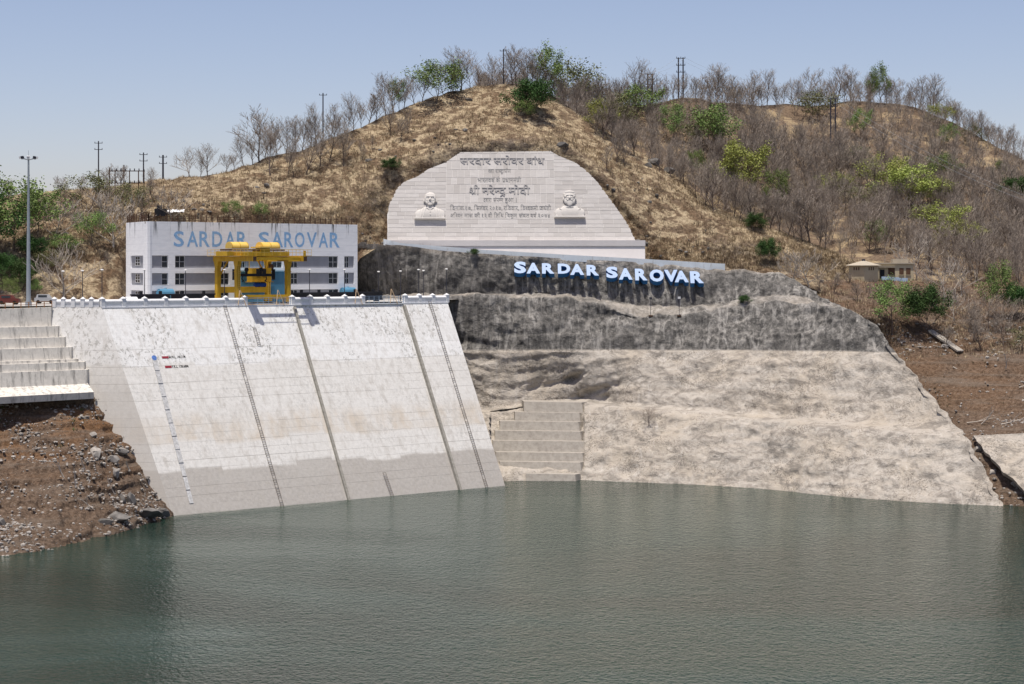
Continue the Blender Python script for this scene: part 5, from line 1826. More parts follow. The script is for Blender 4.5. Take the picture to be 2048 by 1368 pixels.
# ------------------------------------------------------------------ vehicles and bits on the left road
def car(px_, py_, Y, lab, body, cat='car'):
    o = P(px_, py_, Y)
    o.z = 36.98
    t = thing('parked_car', o, lab, cat)
    lower = MB(); lower.box(o + Vector((0, 0, 0.75)), (4.0, 1.7, 0.75)); lower.build('body', M[body], t)
    m = MB()
    q0 = [o + Vector((x, y, 1.125)) for x, y in ((-1.7, -.8), (1.1, -.8), (1.1, .8), (-1.7, .8))]
    q1 = [o + Vector((x, y, 1.8)) for x, y in ((-1.5, -.7), (0.6, -.7), (0.6, .7), (-1.5, .7))]
    m.add(q0 + q1, [(3, 2, 1, 0), (4, 5, 6, 7), (0, 1, 5, 4), (1, 2, 6, 5), (2, 3, 7, 6), (3, 0, 4, 7)]); m.build('cabin', M[body], t)
    m = MB(); m.box(o + Vector((-0.4, -0.79, 1.45)), (1.7, 0.06, 0.42)); m.build('side_window', M['glass'], t)
    for x in (-1.25, 1.25):
        for y in (-0.75, 0.75):
            m = MB(); m.tube(o + Vector((x, y - 0.12, 0.36)), o + Vector((x, y + 0.12, 0.36)), 0.36, n=14); m.build('wheel', M['tyre'], t)
car(18, 606, 378, 'maroon car behind the railing at the far left edge', 'maroon')
car(91, 604, 388, 'grey jeep on the road right of the floodlight mast', 'jeep', 'jeep')
# machine and white sheet above the roof
find_hill = Finder(['hillside'])
p = find_hill(322, 428)
t = thing('dark_machine', p, 'dark blue green machine block above the left end of the roof', 'machine')
MB().box(p + Vector((0, -0.4, 0.6)), (2.6, 1.6, 1.6)).build('machine_body', M['black'], t)
MB().box(p + Vector((-0.3, -0.4, 1.75)), (1.0, 1.0, 0.8)).build('machine_top', M['black'], t)
MB().tube(p + Vector((-0.5, -0.4, 2.1)), p + Vector((-0.5, -0.4, 2.7)), 0.1, n=6).build('exhaust', M['rust'], t)
p = find_hill(352, 426)
t = thing('white_sheet_heap', p, 'crumpled white sheet heap above the roof beside the dark machine', 'sheet')
m = MB()
for k in range(7):
    x0 = -1.9 + k * 0.55
    m.add([p + Vector((x0, -0.9, 0.1 + 0.5 * rnd.random())), p + Vector((x0 + 0.6, -0.9, 0.1 + 0.5 * rnd.random())), p + Vector((x0 + 0.6, 0.3, 0.8 + 0.5 * rnd.random())), p + Vector((x0, 0.3, 0.8 + 0.5 * rnd.random()))], [(0, 1, 2, 3)])
m.build('sheet_folds', M['white'], t)

# ------------------------------------------------------------------ trees
def tree_segments(seed, h, spread, n1, n2, n3, droop=0.0, upright=0.75, lean=0.0):
    r = random.Random(seed)
    main, tw, tips = [], [], []
    p = Vector((0, 0, -0.6))
    d = Vector((lean, 0, 1)).normalized()
    nseg = 6
    pts = [p]
    for i in range(nseg):
        d = (d + Vector((r.uniform(-.16, .16), r.uniform(-.16, .16), 0.05))).normalized()
        p = p + d * (h * 0.82 / nseg)
        pts.append(p)
    R = h * 0.0165
    for i in range(nseg):
        main.append((pts[i], pts[i + 1], R * (1 - i / nseg * 0.75), R * (1 - (i + 1) / nseg * 0.75)))
    def along(k):
        i = min(nseg - 1, int(k * nseg))
        return pts[i].lerp(pts[i + 1], k * nseg - i)
    def grow(p0, d0, ln, rad, lvl):
        q = p0
        d = d0
        for i in range(2):
            d = (d + Vector((r.uniform(-.25, .25), r.uniform(-.25, .25), r.uniform(-.05, .3) - droop))).normalized()
            q2 = q + d * ln / 2
            (main if lvl == 1 else tw).append((q, q2, rad * (1 - i * 0.3), rad * (0.7 - i * 0.3)))
            q = q2
            n = (n2, n3, 0)[lvl - 1] if lvl <= 3 else 0
            for _ in range((n + 1 - i) // 2):
                a = r.uniform(0, 6.283)
                sd = (d * 0.8 + Vector((math.cos(a), math.sin(a), r.uniform(0.0, 0.5))) * 0.75).normalized()
                grow(q, sd, ln * r.uniform(0.45, 0.7), rad * 0.5, lvl + 1)
        if lvl >= 2: tips.append(q)
    for i in range(n1):
        k = 0.16 + 0.84 * (i + r.random()) / n1
        a = i * 2.4 + r.uniform(-.5, .5)
        up = upright * (0.6 + 0.6 * k)
        dv = Vector((math.cos(a), math.sin(a), up)).normalized()
        grow(along(min(k, 0.999)), dv, h * spread * (1.15 - 0.55 * k), R * 0.5 * (1.1 - k * 0.6), 1)
    return main, tw, tips

def seg_arrays(segs, sides=3, rmin=0.0):
    n = len(segs)
    A = np.array([[*s[0], *s[1], s[2], s[3]] for s in segs])
    p0, p1 = A[:, :3], A[:, 3:6]
    r0, r1 = np.maximum(A[:, 6], rmin), np.maximum(A[:, 7], rmin * 0.7)
    d = p1 - p0
    d /= np.linalg.norm(d, axis=1, keepdims=True) + 1e-9
    u = np.where(np.abs(d[:, 2:3]) < 0.9, [[0, 0, 1.0]], [[1.0, 0, 0]])
    x = np.cross(d, u)
    x /= np.linalg.norm(x, axis=1, keepdims=True) + 1e-9
    y = np.cross(d, x)
    V = np.zeros((n, 2, sides, 3))
    for i in range(sides):
        a = 2 * math.pi * i / sides
        o = x * math.cos(a) + y * math.sin(a)
        V[:, 0, i] = p0 + o * r0[:, None]
        V[:, 1, i] = p1 + o * r1[:, None]
    base = np.arange(n)[:, None] * (2 * sides)
    Fc = np.concatenate([np.stack([base[:, 0] + i, base[:, 0] + (i + 1) % sides, base[:, 0] + sides + (i + 1) % sides, base[:, 0] + sides + i], axis=1) for i in range(sides)])
    return V.reshape(-1, 3), Fc

def leaf_arrays(tips, seed, per, size, rad):
    g = np.random.default_rng(seed)
    T = np.array([tuple(t) for t in tips])
    C = np.repeat(T, per, axis=0) + g.normal(0, rad, (len(T) * per, 3)) * [1, 1, 0.75]
    n = len(C)
    a = g.normal(0, 1, (n, 3))
    a[:, 2] *= 0.5
    a /= np.linalg.norm(a, axis=1, keepdims=True)
    b = np.cross(a, g.normal(0, 1, (n, 3)))
    b /= np.linalg.norm(b, axis=1, keepdims=True)
    s = size * g.uniform(0.6, 1.3, (n, 1))
    V = np.stack([C - a * s, C + b * s * 0.55, C + a * s, C - b * s * 0.55], axis=1).reshape(-1, 3)
    Fc = np.arange(n * 4).reshape(-1, 4)
    return V, Fc

BARE = []
for k, (h, sp, n1, n2, n3, up) in enumerate([(9, .36, 13, 7, 6, 1.7), (8, .42, 12, 7, 6, 1.3), (10, .32, 14, 7, 6, 2.0), (7, .46, 11, 7, 6, 1.1), (8.5, .38, 12, 7, 6, 1.5), (6.5, .42, 11, 7, 6, 1.4)]):
    mn, tw, tips = tree_segments(100 + k, h, sp, n1, n2, n3, 0, up)
    BARE.append((np_mesh('trunk', *seg_arrays(mn, 5), M['bark'], True), np_mesh('crown', *seg_arrays(tw, 3, 0.018), M['twig']), h))
PALE = []
for k, (h, sp, up) in enumerate([(7.5, .62, .6), (7, .7, .5)]):
    mn, tw, tips = tree_segments(140 + k, h, sp, 9, 6, 4, 0, up)
    PALE.append((np_mesh('trunk', *seg_arrays([(a, b, r * 1.7, s * 1.7) for a, b, r, s in mn], 5), M['palebark'], True), np_mesh('crown', *seg_arrays(tw, 3, 0.04), M['palebark']), h))
GREEN = {}
for key, mat_, cfg in (('mid', 'leaf_mid', [(8, .42, 9, 4, 2, .9), (7, .48, 8, 4, 2, .7), (6, .5, 8, 4, 2, .8)]), ('dark', 'leaf_dark', [(7, .5, 10, 5, 2, .7), (6, .55, 10, 5, 2, .6)]),
                       ('yel', 'leaf_yel', [(7.5, .55, 9, 4, 2, .6), (7, .5, 9, 4, 2, .7)]), ('dry', 'leaf_dry', [(6.5, .5, 9, 4, 2, .7), (5, .6, 9, 4, 2, .6)])):
    GREEN[key] = []
    for k, (h, sp, n1, n2, n3, up) in enumerate(cfg):
        mn, tw, tips = tree_segments(200 + k + len(key) * 7, h, sp, n1, n2, n3, 0.0, up)
        per = {'mid': 34, 'dark': 64, 'yel': 46, 'dry': 20}[key]
        V1, F1 = leaf_arrays(tips, 300 + k, per, 0.145, 0.44)
        GREEN[key].append((np_mesh('trunk', *seg_arrays(mn + tw, 4, 0.02), M['bark'], True), np_mesh('crown', V1, F1, M[mat_]), h))

def plant_tree(proto, pos, hgt, name, label, group=None, rot=None, sq=1.0, cat='tree'):
    tr, cr, h = proto
    o = bpy.data.objects.new(name, None)
    o.empty_display_size = 0.3
    o.location = pos
    s = hgt / h
    o.scale = (s * sq, s * sq, s)
    o.rotation_euler = (rnd.uniform(-.12, .12), rnd.uniform(-.12, .12), rnd.uniform(0, 6.28) if rot is None else rot)
    COL.objects.link(o)
    tag(o, label, cat, group, 'thing')
    a = bpy.data.objects.new('trunk', tr); COL.objects.link(a); a.parent = o
    b = bpy.data.objects.new('crown', cr); COL.objects.link(b); b.parent = o
    return o

find_back = Finder(['wooded_hill'])
find_all = Finder(['wooded_hill', 'hillside', 'right_bank'])
find_front = Finder(['hillside'])

def bare(px_, py_, hpx, label, group, finder):
    p = finder(px_, py_)
    hm, sq = hpx * rnd.uniform(0.6, 1.25) / F * p.y, rnd.uniform(0.75, 1.25)
    look = ('short ' if hm < 6.5 else 'tall ' if hm > 9.5 else '') + ('slender ' if sq < 0.92 else 'spreading ' if sq > 1.08 else '')
    return plant_tree(rnd.choice(BARE), p, hm, 'bare_tree', look + label, group, None, sq)

# skyline trees of the left ridge, one by one
ridge = [(400, 352, 50), (418, 348, 55), (455, 340, 52), (470, 336, 48), (488, 330, 68), (505, 326, 72), (517, 320, 80), (530, 318, 84), (545, 312, 62), (556, 308, 76), (572, 306, 92), (590, 300, 68), (602, 298, 78), (622, 294, 66),
         (632, 290, 70), (660, 280, 62), (676, 274, 60), (694, 266, 58), (706, 260, 66), (722, 252, 58), (738, 244, 52), (752, 238, 62), (772, 226, 70), (786, 220, 66), (806, 212, 60), (826, 204, 58), (846, 196, 56)]
for x, y, h in ridge:
    bare(x, y, h, 'bare leafless tree in the row along the left ridge skyline', 'bare trees on the left ridge', find_front)
for x, y, h in [(540, 350, 108), (575, 345, 92), (588, 352, 100), (612, 345, 70), (685, 330, 66), (640, 330, 60), (726, 318, 55), (745, 300, 50), (658, 322, 78), (780, 268, 70), (800, 280, 64), (816, 262, 52)]:
    bare(x, y, h, 'bare thin tree standing on the grassy slope below the left ridge', 'bare trees on the left grass slope', find_front)
for x, y, h in [(886, 180, 55), (905, 176, 60), (922, 170, 66), (940, 168, 58), (962, 166, 50), (985, 165, 62), (1022, 166, 60), (1036, 170, 66), (1052, 172, 62), (1066, 178, 64), (1080, 184, 68), (1096, 190, 72), (1112, 196, 76), (1128, 204, 70), (1142, 210, 64), (1156, 222, 70)]:
    bare(x, y, h, 'bare leafless tree on the skyline of the grassy hilltop', 'bare trees on the hilltop', find_front)
for x in list(range(1165, 1560, 11)) + list(range(1560, 2048, 13)):
    x += rnd.uniform(-4, 4)
    yy = float(np.interp(x, [1165, 1250, 1300, 1350, 1400, 1450, 1500, 1560, 1620, 1690, 1760, 1830, 1880, 1930, 2000, 2048], [213, 215, 206, 194, 198, 208, 212, 209, 207, 199, 199, 209, 231, 255, 291, 315]))
    if 1335 < x < 1385 and rnd.random() < 0.75: continue
    if 1690 < x < 1830 and rnd.random() < 0.3: continue
    lab = 'left of the shorter double pole' if x < 1292 else 'between the two skyline double poles' if x < 1355 else 'between the tallest pole and the dip' if x < 1500 else 'above the right double pole' if x < 1680 else 'on the top of the right hill' if x < 1850 else 'descending to the far right'
    bare(x, yy + 2, rnd.uniform(38, 72), 'bare leafless skyline tree ' + lab, 'bare skyline trees ' + lab, find_back)
# trees on the near spur right of the memorial
for x, y, h in [(1190, 268, 70), (1205, 275, 80), (1222, 280, 62), (1246, 300, 70), (1268, 310, 74), (1296, 318, 60), (1236, 322, 66), (1248, 332, 76), (1212, 340, 48), (1318, 340, 74), (1345, 356, 68), (1370, 368, 78), (1392, 392, 74), (1402, 376, 66), (1360, 362, 60), (1428, 424, 96), (1410, 410, 80), (1468, 432, 72), (1505, 446, 80),
                (1540, 452, 84), (1560, 462, 90), (1590, 472, 80), (1620, 482, 92), (1652, 494, 84), (1680, 506, 76), (1528, 448, 70), (1480, 440, 88), (1575, 468, 76), (1605, 478, 70), (1640, 490, 66)]:
    bare(x, y, h, 'bare tree on the grassy spur right of the memorial wall', 'bare trees on the spur', find_front)
# wooded right slope: the nearest and largest as single trees
def edge_y(x): return float(np.interp(x, [1180, 1290, 1360, 1430, 1540, 1640, 1710, 1800, 2048], [245, 308, 360, 418, 455, 490, 522, 545, 600]))
def sky_y(x): return float(np.interp(x, [1165, 1250, 1300, 1350, 1400, 1450, 1500, 1560, 1620, 1690, 1760, 1830, 1880, 1930, 2000, 2048, 2100], [213, 215, 206, 194, 198, 217, 227, 217, 207, 199, 199, 209, 231, 255, 291, 315, 340]))
cnt = 0
pos_list = []
while cnt < 215:
    x = rnd.uniform(1420, 2060)
    lo, hi = sky_y(x), edge_y(x)
    y = lo + (hi - lo) * (0.35 + 0.62 * rnd.random() ** 0.8)
    if any((x - a) ** 2 + ((y - b) * 1.3) ** 2 < 90 for a, b in pos_list): continue
    if 1690 < x < 1835 and y > 505: continue
    pos_list.append((x, y))
    lab = ('behind and above the cream huts' if 1690 < x < 1850 and y > 430 else 'to the right of the cream huts' if x >= 1850 and y > 430 else 'just behind the grassy spur' if x < 1560 else 'left of the long yellow trees' if x < 1700 else 'around the long yellow trees' if x < 1880 else 'in the upper right part of the wood')
    bare(x, y, rnd.uniform(50, 85), 'bare tree in the grey wood ' + lab, 'bare wood trees ' + lab, find_back)
    cnt += 1
# the rest of the wood as one mass
LOW = []
for k in range(5):
    mn, tw, tips = tree_segments(400 + k, 8, .38, 9, 5, 3, 0, 1.6)
    LOW.append(seg_arrays(mn + tw, 3, 0.028))
VV, FF, n0 = [], [], 0
Gb = GRIDS['wooded_hill']
Qb = project(Gb)
nvb = Gb.shape[0]
k = 0
while k < 1750:
    i, j = rnd.randrange(4, nvb - 11), rnd.randrange(0, Gb.shape[1])
    if Qb[i, j, 1] > edge_y(Qb[i, j, 0]) + 25: continue
    gx = Gb[i, j]
    q = vnoise(np.array([gx / 22.0]), 5)[0]
    if q < -0.35 and rnd.random() < 0.75: continue
    V, Fq = LOW[k % 5]
    a = rnd.uniform(0, 6.28)
    s = rnd.uniform(0.45, 1.15)
    R_ = np.array([[math.cos(a), -math.sin(a), 0], [math.sin(a), math.cos(a), 0], [0, 0, 1]])
    VV.append(V @ R_.T * s + gx)
    FF.append(Fq + n0)
    n0 += len(V)
    k += 1
o = mesh_obj('bare_wood', np_mesh('bare_wood', np.concatenate(VV), np.concatenate(FF), M['twig']))
tag(o, 'dense grey brown mass of leafless trees covering the right hill', 'wood', None, 'stuff')

# green trees, each placed by eye
GT_ = [
    # px, base py, height px, kind, width factor, label
    (872, 205, 74, 'mid', 1.25, 'broad fresh green tree on the left shoulder of the hilltop'),
    (798, 216, 60, 'mid', 0.7, 'small green tree among bare ones on the upper left ridge'),
    (915, 178, 44, 'mid', 0.7, 'pale green small tree right of the broad hilltop tree'),
    (1062, 228, 62, 'dark', 1.15, 'dense dark green tree just right of the hill summit'),
    (1045, 238, 34, 'mid', 1.1, 'low green bush at the foot of the dark summit tree'),
    (1092, 190, 84, 'mid', 0.75, 'tall thin-leaved green tree on the skyline right of the summit'),
    (1158, 222, 66, 'dry', 0.9, 'olive green tree behind the right shoulder of the summit'),
    (1275, 245, 54, 'mid', 1.3, 'flat-topped green tree above the right spur'),
    (1208, 268, 46, 'yel', 1.0, 'yellowish green tree on the spur above the memorial'),
    (1226, 262, 50, 'dry', 1.0, 'olive tree next to the yellowish spur tree'),
    (1352, 288, 60, 'mid', 0.75, 'green tree halfway up the wood right of the spur'),
    (1432, 312, 70, 'mid', 0.95, 'leafy green tree in the middle of the right wood'),
    (1416, 300, 52, 'dry', 0.9, 'dull green tree touching the leafy middle tree'),
    (1492, 408, 88, 'yel', 0.85, 'bright yellow green tree above the end of the spur'),
    (1552, 430, 66, 'mid', 0.6, 'slim green tree right of the bright spur tree'),
    (1497, 352, 36, 'dry', 1.0, 'small olive tree uphill of the bright spur tree'),
    (1400, 362, 46, 'mid', 0.6, 'slim green tree near the dark rocks on the spur'),
    (1665, 408, 42, 'yel', 1.1, 'yellow green crown left of the long yellow trees'),
    (1776, 398, 60, 'yel', 1.1, 'tall yellow green tree at the top of the yellow group'),
    (1815, 416, 58, 'yel', 1.5, 'wide yellow green tree in the middle of the yellow group'),
    (1850, 424, 50, 'yel', 1.2, 'yellow green tree at the right end of the yellow group'),
    (1720, 424, 40, 'dry', 1.4, 'olive tree below the left yellow crown'),
    (1882, 488, 54, 'yel', 1.3, 'spreading yellow green tree above and right of the house'),
    (1915, 505, 44, 'yel', 1.3, 'drooping yellow green tree at the lower right of the wood'),
    (1884, 368, 40, 'mid', 1.3, 'rounded bright green tree high in the right wood'),
    (1712, 332, 28, 'mid', 1.2, 'small green crown below the right double pole'),
    (1720, 282, 46, 'mid', 0.7, 'slim green tree right of the right double pole'),
    (1636, 240, 40, 'dry', 1.2, 'olive tree left of the right double pole near the skyline'),
    (1762, 210, 56, 'mid', 0.5, 'slender green tree on the top of the right hill'),
    (1880, 250, 30, 'yel', 1.2, 'yellow green bush on the right shoulder of the far hill'),
    (1900, 296, 38, 'mid', 0.8, 'green tree on the right shoulder of the far hill'),
    (1946, 292, 34, 'dry', 0.9, 'olive green tree near the right skyline'),
    (1994, 360, 30, 'mid', 0.8, 'small pale green tree at the right of the wood'),
    (2036, 412, 40, 'dark', 1.1, 'dark green tree at the right picture edge in the wood'),
    (1755, 500, 48, 'mid', 0.8, 'green tree directly behind the cream huts'),
    (1538, 532, 50, 'dark', 0.85, 'green bush tree on the cut slope below the spur'),
    (1514, 462, 24, 'dark', 1.2, 'small green tree on the edge of the spur'),
    (1784, 668, 102, 'mid', 0.95, 'light green feathery tree at the right end of the dark cliff'),
    (1856, 664, 84, 'dark', 1.0, 'dense dark green round tree right of the dark cliff'),
    (1985, 640, 100, 'mid', 0.55, 'slim upright green tree near the right picture edge'),
    (2034, 636, 62, 'dark', 1.0, 'dark green tree at the lower right picture edge'),
    (30, 500, 160, 'mid', 1.0, 'tall green tree at the left picture edge behind the mast'),
    (75, 470, 108, 'mid', 0.9, 'green tree just right of the mast top slope'),
    (-20, 520, 150, 'dark', 1.0, 'dark leafy tree cut by the left picture edge'),
    (185, 490, 60, 'mid', 1.2, 'bright green bush tree above the brown cut bank'),
    (262, 430, 60, 'dry', 1.1, 'olive green tree below the substation frame'),
    (180, 425, 72, 'dry', 1.3, 'wide dry olive tree on the shelf left of the substation'),
    (22, 602, 54, 'mid', 0.95, 'small round green tree at the foot of the left bank'),
    (45, 575, 60, 'dark', 1.0, 'dark green shrub tree behind the mast base'),
    (72, 590, 36, 'mid', 0.9, 'low green bush right of the mast base'),
    (785, 345, 28, 'dark', 1.2, 'green shrub on the brown slope left of the memorial'),
    (470, 436, 34, 'mid', 1.2, 'pale green bush just above the middle of the roof'),
    (520, 438, 30, 'mid', 1.1, 'pale green bush above the roof lettering'),
    (10, 560, 62, 'dark', 1.2, 'dark green shrub tree low at the left picture edge'),
    (92, 540, 46, 'dry', 1.3, 'olive shrub on the cut bank right of the mast'),
    (62, 525, 62, 'dark', 1.1, 'dark green tree half hidden by the mast pole'),
    (128, 512, 40, 'mid', 1.3, 'green bush on the upper edge of the brown cut bank'),
    (2044, 700, 44, 'dry', 1.2, 'olive shrub tree on the right bank at the picture edge'),
]
for x, y, hpx, kd, wf, lab in GT_:
    p = find_all(x, y) if x > 1150 else find_front(x, y)
    plant_tree(rnd.choice(GREEN[kd]), p, hpx * (1.3 if x > 1150 and y < 515 else 0.8 if x < 100 else 1.0) / F * p.y, 'green_tree', lab, None, None, wf)
PL_ = [(1835, 560, 72, 'white-barked bare tree right of the flat-roofed house'), (1890, 600, 70, 'pale bare tree leaning below and right of the house'), (1925, 590, 58, 'pale tangled bare tree right of the house yard'),
       (1905, 640, 56, 'pale bare tree behind the dark round tree'), (128, 598, 90, 'white-branched bare tree in front of the brown cut bank'), (1618, 572, 62, 'pale leafless tree at the end of the upper cliff wall'),
       (1585, 566, 50, 'thin pale bare tree on the cliff top left of its end'), (110, 480, 70, 'pale bare tree on the shelf right of the left green trees'), (230, 490, 92, 'tall pale bare tree beside the left end of the building'),
       (380, 350, 46, 'crooked spreading bare tree on the ridge above the building'), (345, 438, 56, 'dead forked bare tree behind the roof railing')]
for x, y, hpx, lab in PL_:
    p = find_all(x, y) if x > 1150 else find_front(x, y)
    plant_tree(rnd.choice(PALE), p, hpx / F * p.y, 'pale_bare_tree', lab, None)
for x, y, hpx in [(1665, 588, 42), (1640, 580, 34), (1715, 600, 36), (1735, 595, 30), (1960, 700, 62), (1945, 680, 60), (1935, 660, 56), (2005, 690, 60), (1890, 690, 40), (1765, 610, 40), (1975, 665, 70), (2020, 660, 64), (1700, 575, 30)]:
    p = find_all(x, y)
    plant_tree(rnd.choice(BARE), p, hpx / F * p.y, 'dry_shrub', 'brown leafless shrub on the slope around and below the cream huts', 'dry shrubs near the huts', None, 1.3, 'shrub')
for x, y, hpx in [(60, 452, 60), (95, 440, 52), (130, 432, 56), (150, 455, 48), (165, 412, 42), (210, 432, 66), (245, 420, 56), (305, 400, 46), (14, 400, 40), (120, 392, 36), (160, 385, 34), (285, 440, 60), (215, 392, 56), (240, 380, 50), (300, 372, 36)]:
    p = find_front(x, y)
    plant_tree(rnd.choice(BARE), p, hpx / F * p.y, 'dry_shrub', 'grey leafless shrub on the shelf left of the building', 'dry shrubs left of the building', None, 1.25, 'shrub')

# ------------------------------------------------------------------ scattered growth, stones and driftwood
def scatter_blades(name, grid, rows, count, hgt, mat, label, cat, blades=5, wid=0.06, dens=None, seed=1, spread=0.35):
    g = np.random.default_rng(seed)
    Gq = GRIDS[grid]
    r0, r1 = rows
    i = g.uniform(r0, r1 - 1.001, count)
    j = g.uniform(0, Gq.shape[1] - 1.001, count)
    i0, j0 = i.astype(int), j.astype(int)
    fi, fj = (i - i0)[:, None], (j - j0)[:, None]
    Pp = Gq[i0, j0] * (1 - fi) * (1 - fj) + Gq[i0 + 1, j0] * fi * (1 - fj) + Gq[i0, j0 + 1] * (1 - fi) * fj + Gq[i0 + 1, j0 + 1] * fi * fj
    if dens is not None:
        Pp = Pp[dens(Pp) > g.random(len(Pp))]
    n = len(Pp)
    Pp = np.repeat(Pp, blades, axis=0)
    m = len(Pp)
    a = g.uniform(0, 6.283, m)
    dirv = np.stack([np.cos(a), np.sin(a), np.zeros(m)], axis=1)
    side = np.stack([-np.sin(a), np.cos(a), np.zeros(m)], axis=1)
    h = hgt * g.uniform(0.5, 1.3, (m, 1))
    base = Pp + dirv * g.uniform(0, spread, (m, 1)) - [0, 0, 0.1]
    tip = base + dirv * h * g.uniform(0.2, 0.9, (m, 1)) + np.array([0, 0, 1.0]) * h
    V = np.stack([base - side * wid, base + side * wid, tip], axis=1).reshape(-1, 3)
    o = mesh_obj(name, np_mesh(name, V, np.arange(m * 3).reshape(-1, 3), M[mat]))
    return tag(o, label, cat, None, 'stuff')
scatter_blades('dry_grass', 'hillside', (20, 136), 52000, 0.65, 'straw', 'straw coloured dry grass covering the hillside', 'grass', 5, 0.055, lambda p: np.clip(0.55 + 1.2 * fbm(p, 9, 3, 77), 0, 1), 3)
scatter_blades('dry_brush', 'hillside', (4, 112), 9500, 1.1, 'brush', 'brown dry brush scattered over the cut slopes', 'brush', 9, 0.04, lambda p: np.clip(0.3 + 1.6 * fbm(p, 14, 3, 78), 0, 1), 4, 0.6)
scatter_blades('hill_grass', 'wooded_hill', (0, 80), 12000, 0.8, 'straw', 'dry grass between the trees of the right hill', 'grass', 4, 0.07, lambda p: np.clip(0.3 + 1.5 * fbm(p, 16, 3, 79), 0, 1), 5)
scatter_blades('bank_grass', 'right_bank', (58, 107), 9000, 0.7, 'straw', 'dry grass and weeds on the upper right bank', 'grass', 5, 0.06, lambda p: np.clip(0.5 + 1.2 * fbm(p, 8, 3, 80), 0, 1), 6)
scatter_blades('bank_brush', 'right_bank', (60, 107), 1500, 1.3, 'brush', 'brown brush on the upper right bank', 'brush', 9, 0.04, None, 7, 0.6)
scatter_blades('green_weeds', 'left_bank', (70, 113), 420, 0.5, 'leaf_dark', 'small green weeds on the red soil of the left bank', 'weeds', 9, 0.07, lambda p: np.clip(0.1 + 1.8 * fbm(p, 7, 2, 81), 0, 1), 8, 0.5)
scatter_blades('bank_weeds', 'right_bank', (25, 60), 500, 0.4, 'leaf_dry', 'low green weeds on the flat of the right bank', 'weeds', 7, 0.06, lambda p: np.clip(0.1 + 1.8 * fbm(p, 9, 2, 82), 0, 1), 9, 0.5)

def rock_shape(seed, r=1.0):
    g = random.Random(seed)
    bm = bmesh.new()
    bmesh.ops.create_icosphere(bm, subdivisions=1, radius=r)
    for v in bm.verts:
        v.co *= g.uniform(0.65, 1.2)
        v.co.z *= 0.75
    V = np.array([v.co[:] for v in bm.verts])
    Fc = np.array([[v.index for v in f.verts] for f in bm.faces])
    bm.free()
    return V, Fc
ROCKS = [rock_shape(k) for k in range(6)]
def scatter_rocks(name, grid, rows, count, smin, smax, mat, label, dens, seed):
    g = np.random.default_rng(seed)
    Gq = GRIDS[grid]
    VV, FF, n0 = [], [], 0
    ii = g.integers(rows[0], rows[1], count * 3)
    jj = g.integers(0, Gq.shape[1], count * 3)
    Pp = Gq[ii, jj]
    Pp = Pp[dens(Pp) > g.random(len(Pp))][:count]
    for k, p in enumerate(Pp):
        V, Fq = ROCKS[k % 6]
        s = smin + (smax - smin) * g.random() ** 3
        a = g.uniform(0, 6.28)
        R_ = np.array([[math.cos(a), -math.sin(a), 0], [math.sin(a), math.cos(a), 0], [0, 0, 1]])
        VV.append(V @ R_.T * s * g.uniform(0.7, 1.3, 3) + p + g.normal(0, 0.4, 3) * [1, 1, 0])
        FF.append(Fq + n0)
        n0 += len(V)
    o = mesh_obj(name, np_mesh(name, np.concatenate(VV), np.concatenate(FF), M[mat]))
    tag(o, label, 'stones', None, 'stuff')
scatter_rocks('loose_stones', 'left_bank', (3, 112), 11000, 0.05, 0.42, 'rock', 'loose grey stones strewn over the left bank', lambda p: np.clip(0.45 + 1.6 * fbm(p * [1, 1, 2], 6, 3, 85), 0.02, 1), 21)
scatter_rocks('bank_stones', 'right_bank', (3, 80), 8000, 0.05, 0.42, 'rock', 'loose grey stones strewn over the right bank', lambda p: np.clip(0.4 + 1.6 * fbm(p, 7, 3, 86), 0.02, 1), 22)
scatter_rocks('slope_stones', 'hillside', (4, 100), 1500, 0.12, 0.8, 'rockdark', 'dark stones showing on the cut hillside', lambda p: np.clip(-0.1 + 2.0 * fbm(p, 15, 3, 81), 0.0, 1), 23)

def boulder(px_, py_, w_px, h_px, finder, mat, label, seed):
    p = finder(px_, py_)
    g = random.Random(seed)
    bm = bmesh.new()
    bmesh.ops.create_icosphere(bm, subdivisions=3, radius=1)
    V = np.array([v.co[:] for v in bm.verts])
    d = 1 + 0.28 * fbm(V + seed * 3.1, 0.9, 3, seed) + 0.12 * fbm(V + seed, 0.3, 2, seed + 1)
    V = V * d[:, None]
    for _ in range(9):   # flat broken faces
        n = np.array([g.gauss(0, 1), g.gauss(0, 1), g.gauss(0, 0.7)])
        n /= np.linalg.norm(n)
        h = V @ n
        c = g.uniform(0.45, 0.75)
        V = V - np.outer(np.maximum(0, h - c), n)
    V = V * np.array([w_px / 2 / F * p.y, w_px / 2.4 / F * p.y, h_px / 2 / F * p.y])
    Fc = np.array([[v.index for v in f.verts] for f in bm.faces])
    bm.free()
    o = mesh_obj('boulder', np_mesh('boulder', V, Fc, M[mat]))
    o.location = p + Vector((0, 0, h_px / 9 / F * p.y))
    tag(o, label, 'boulder')
find_lb = Finder(['left_bank'])
find_rb = Finder(['right_bank'])
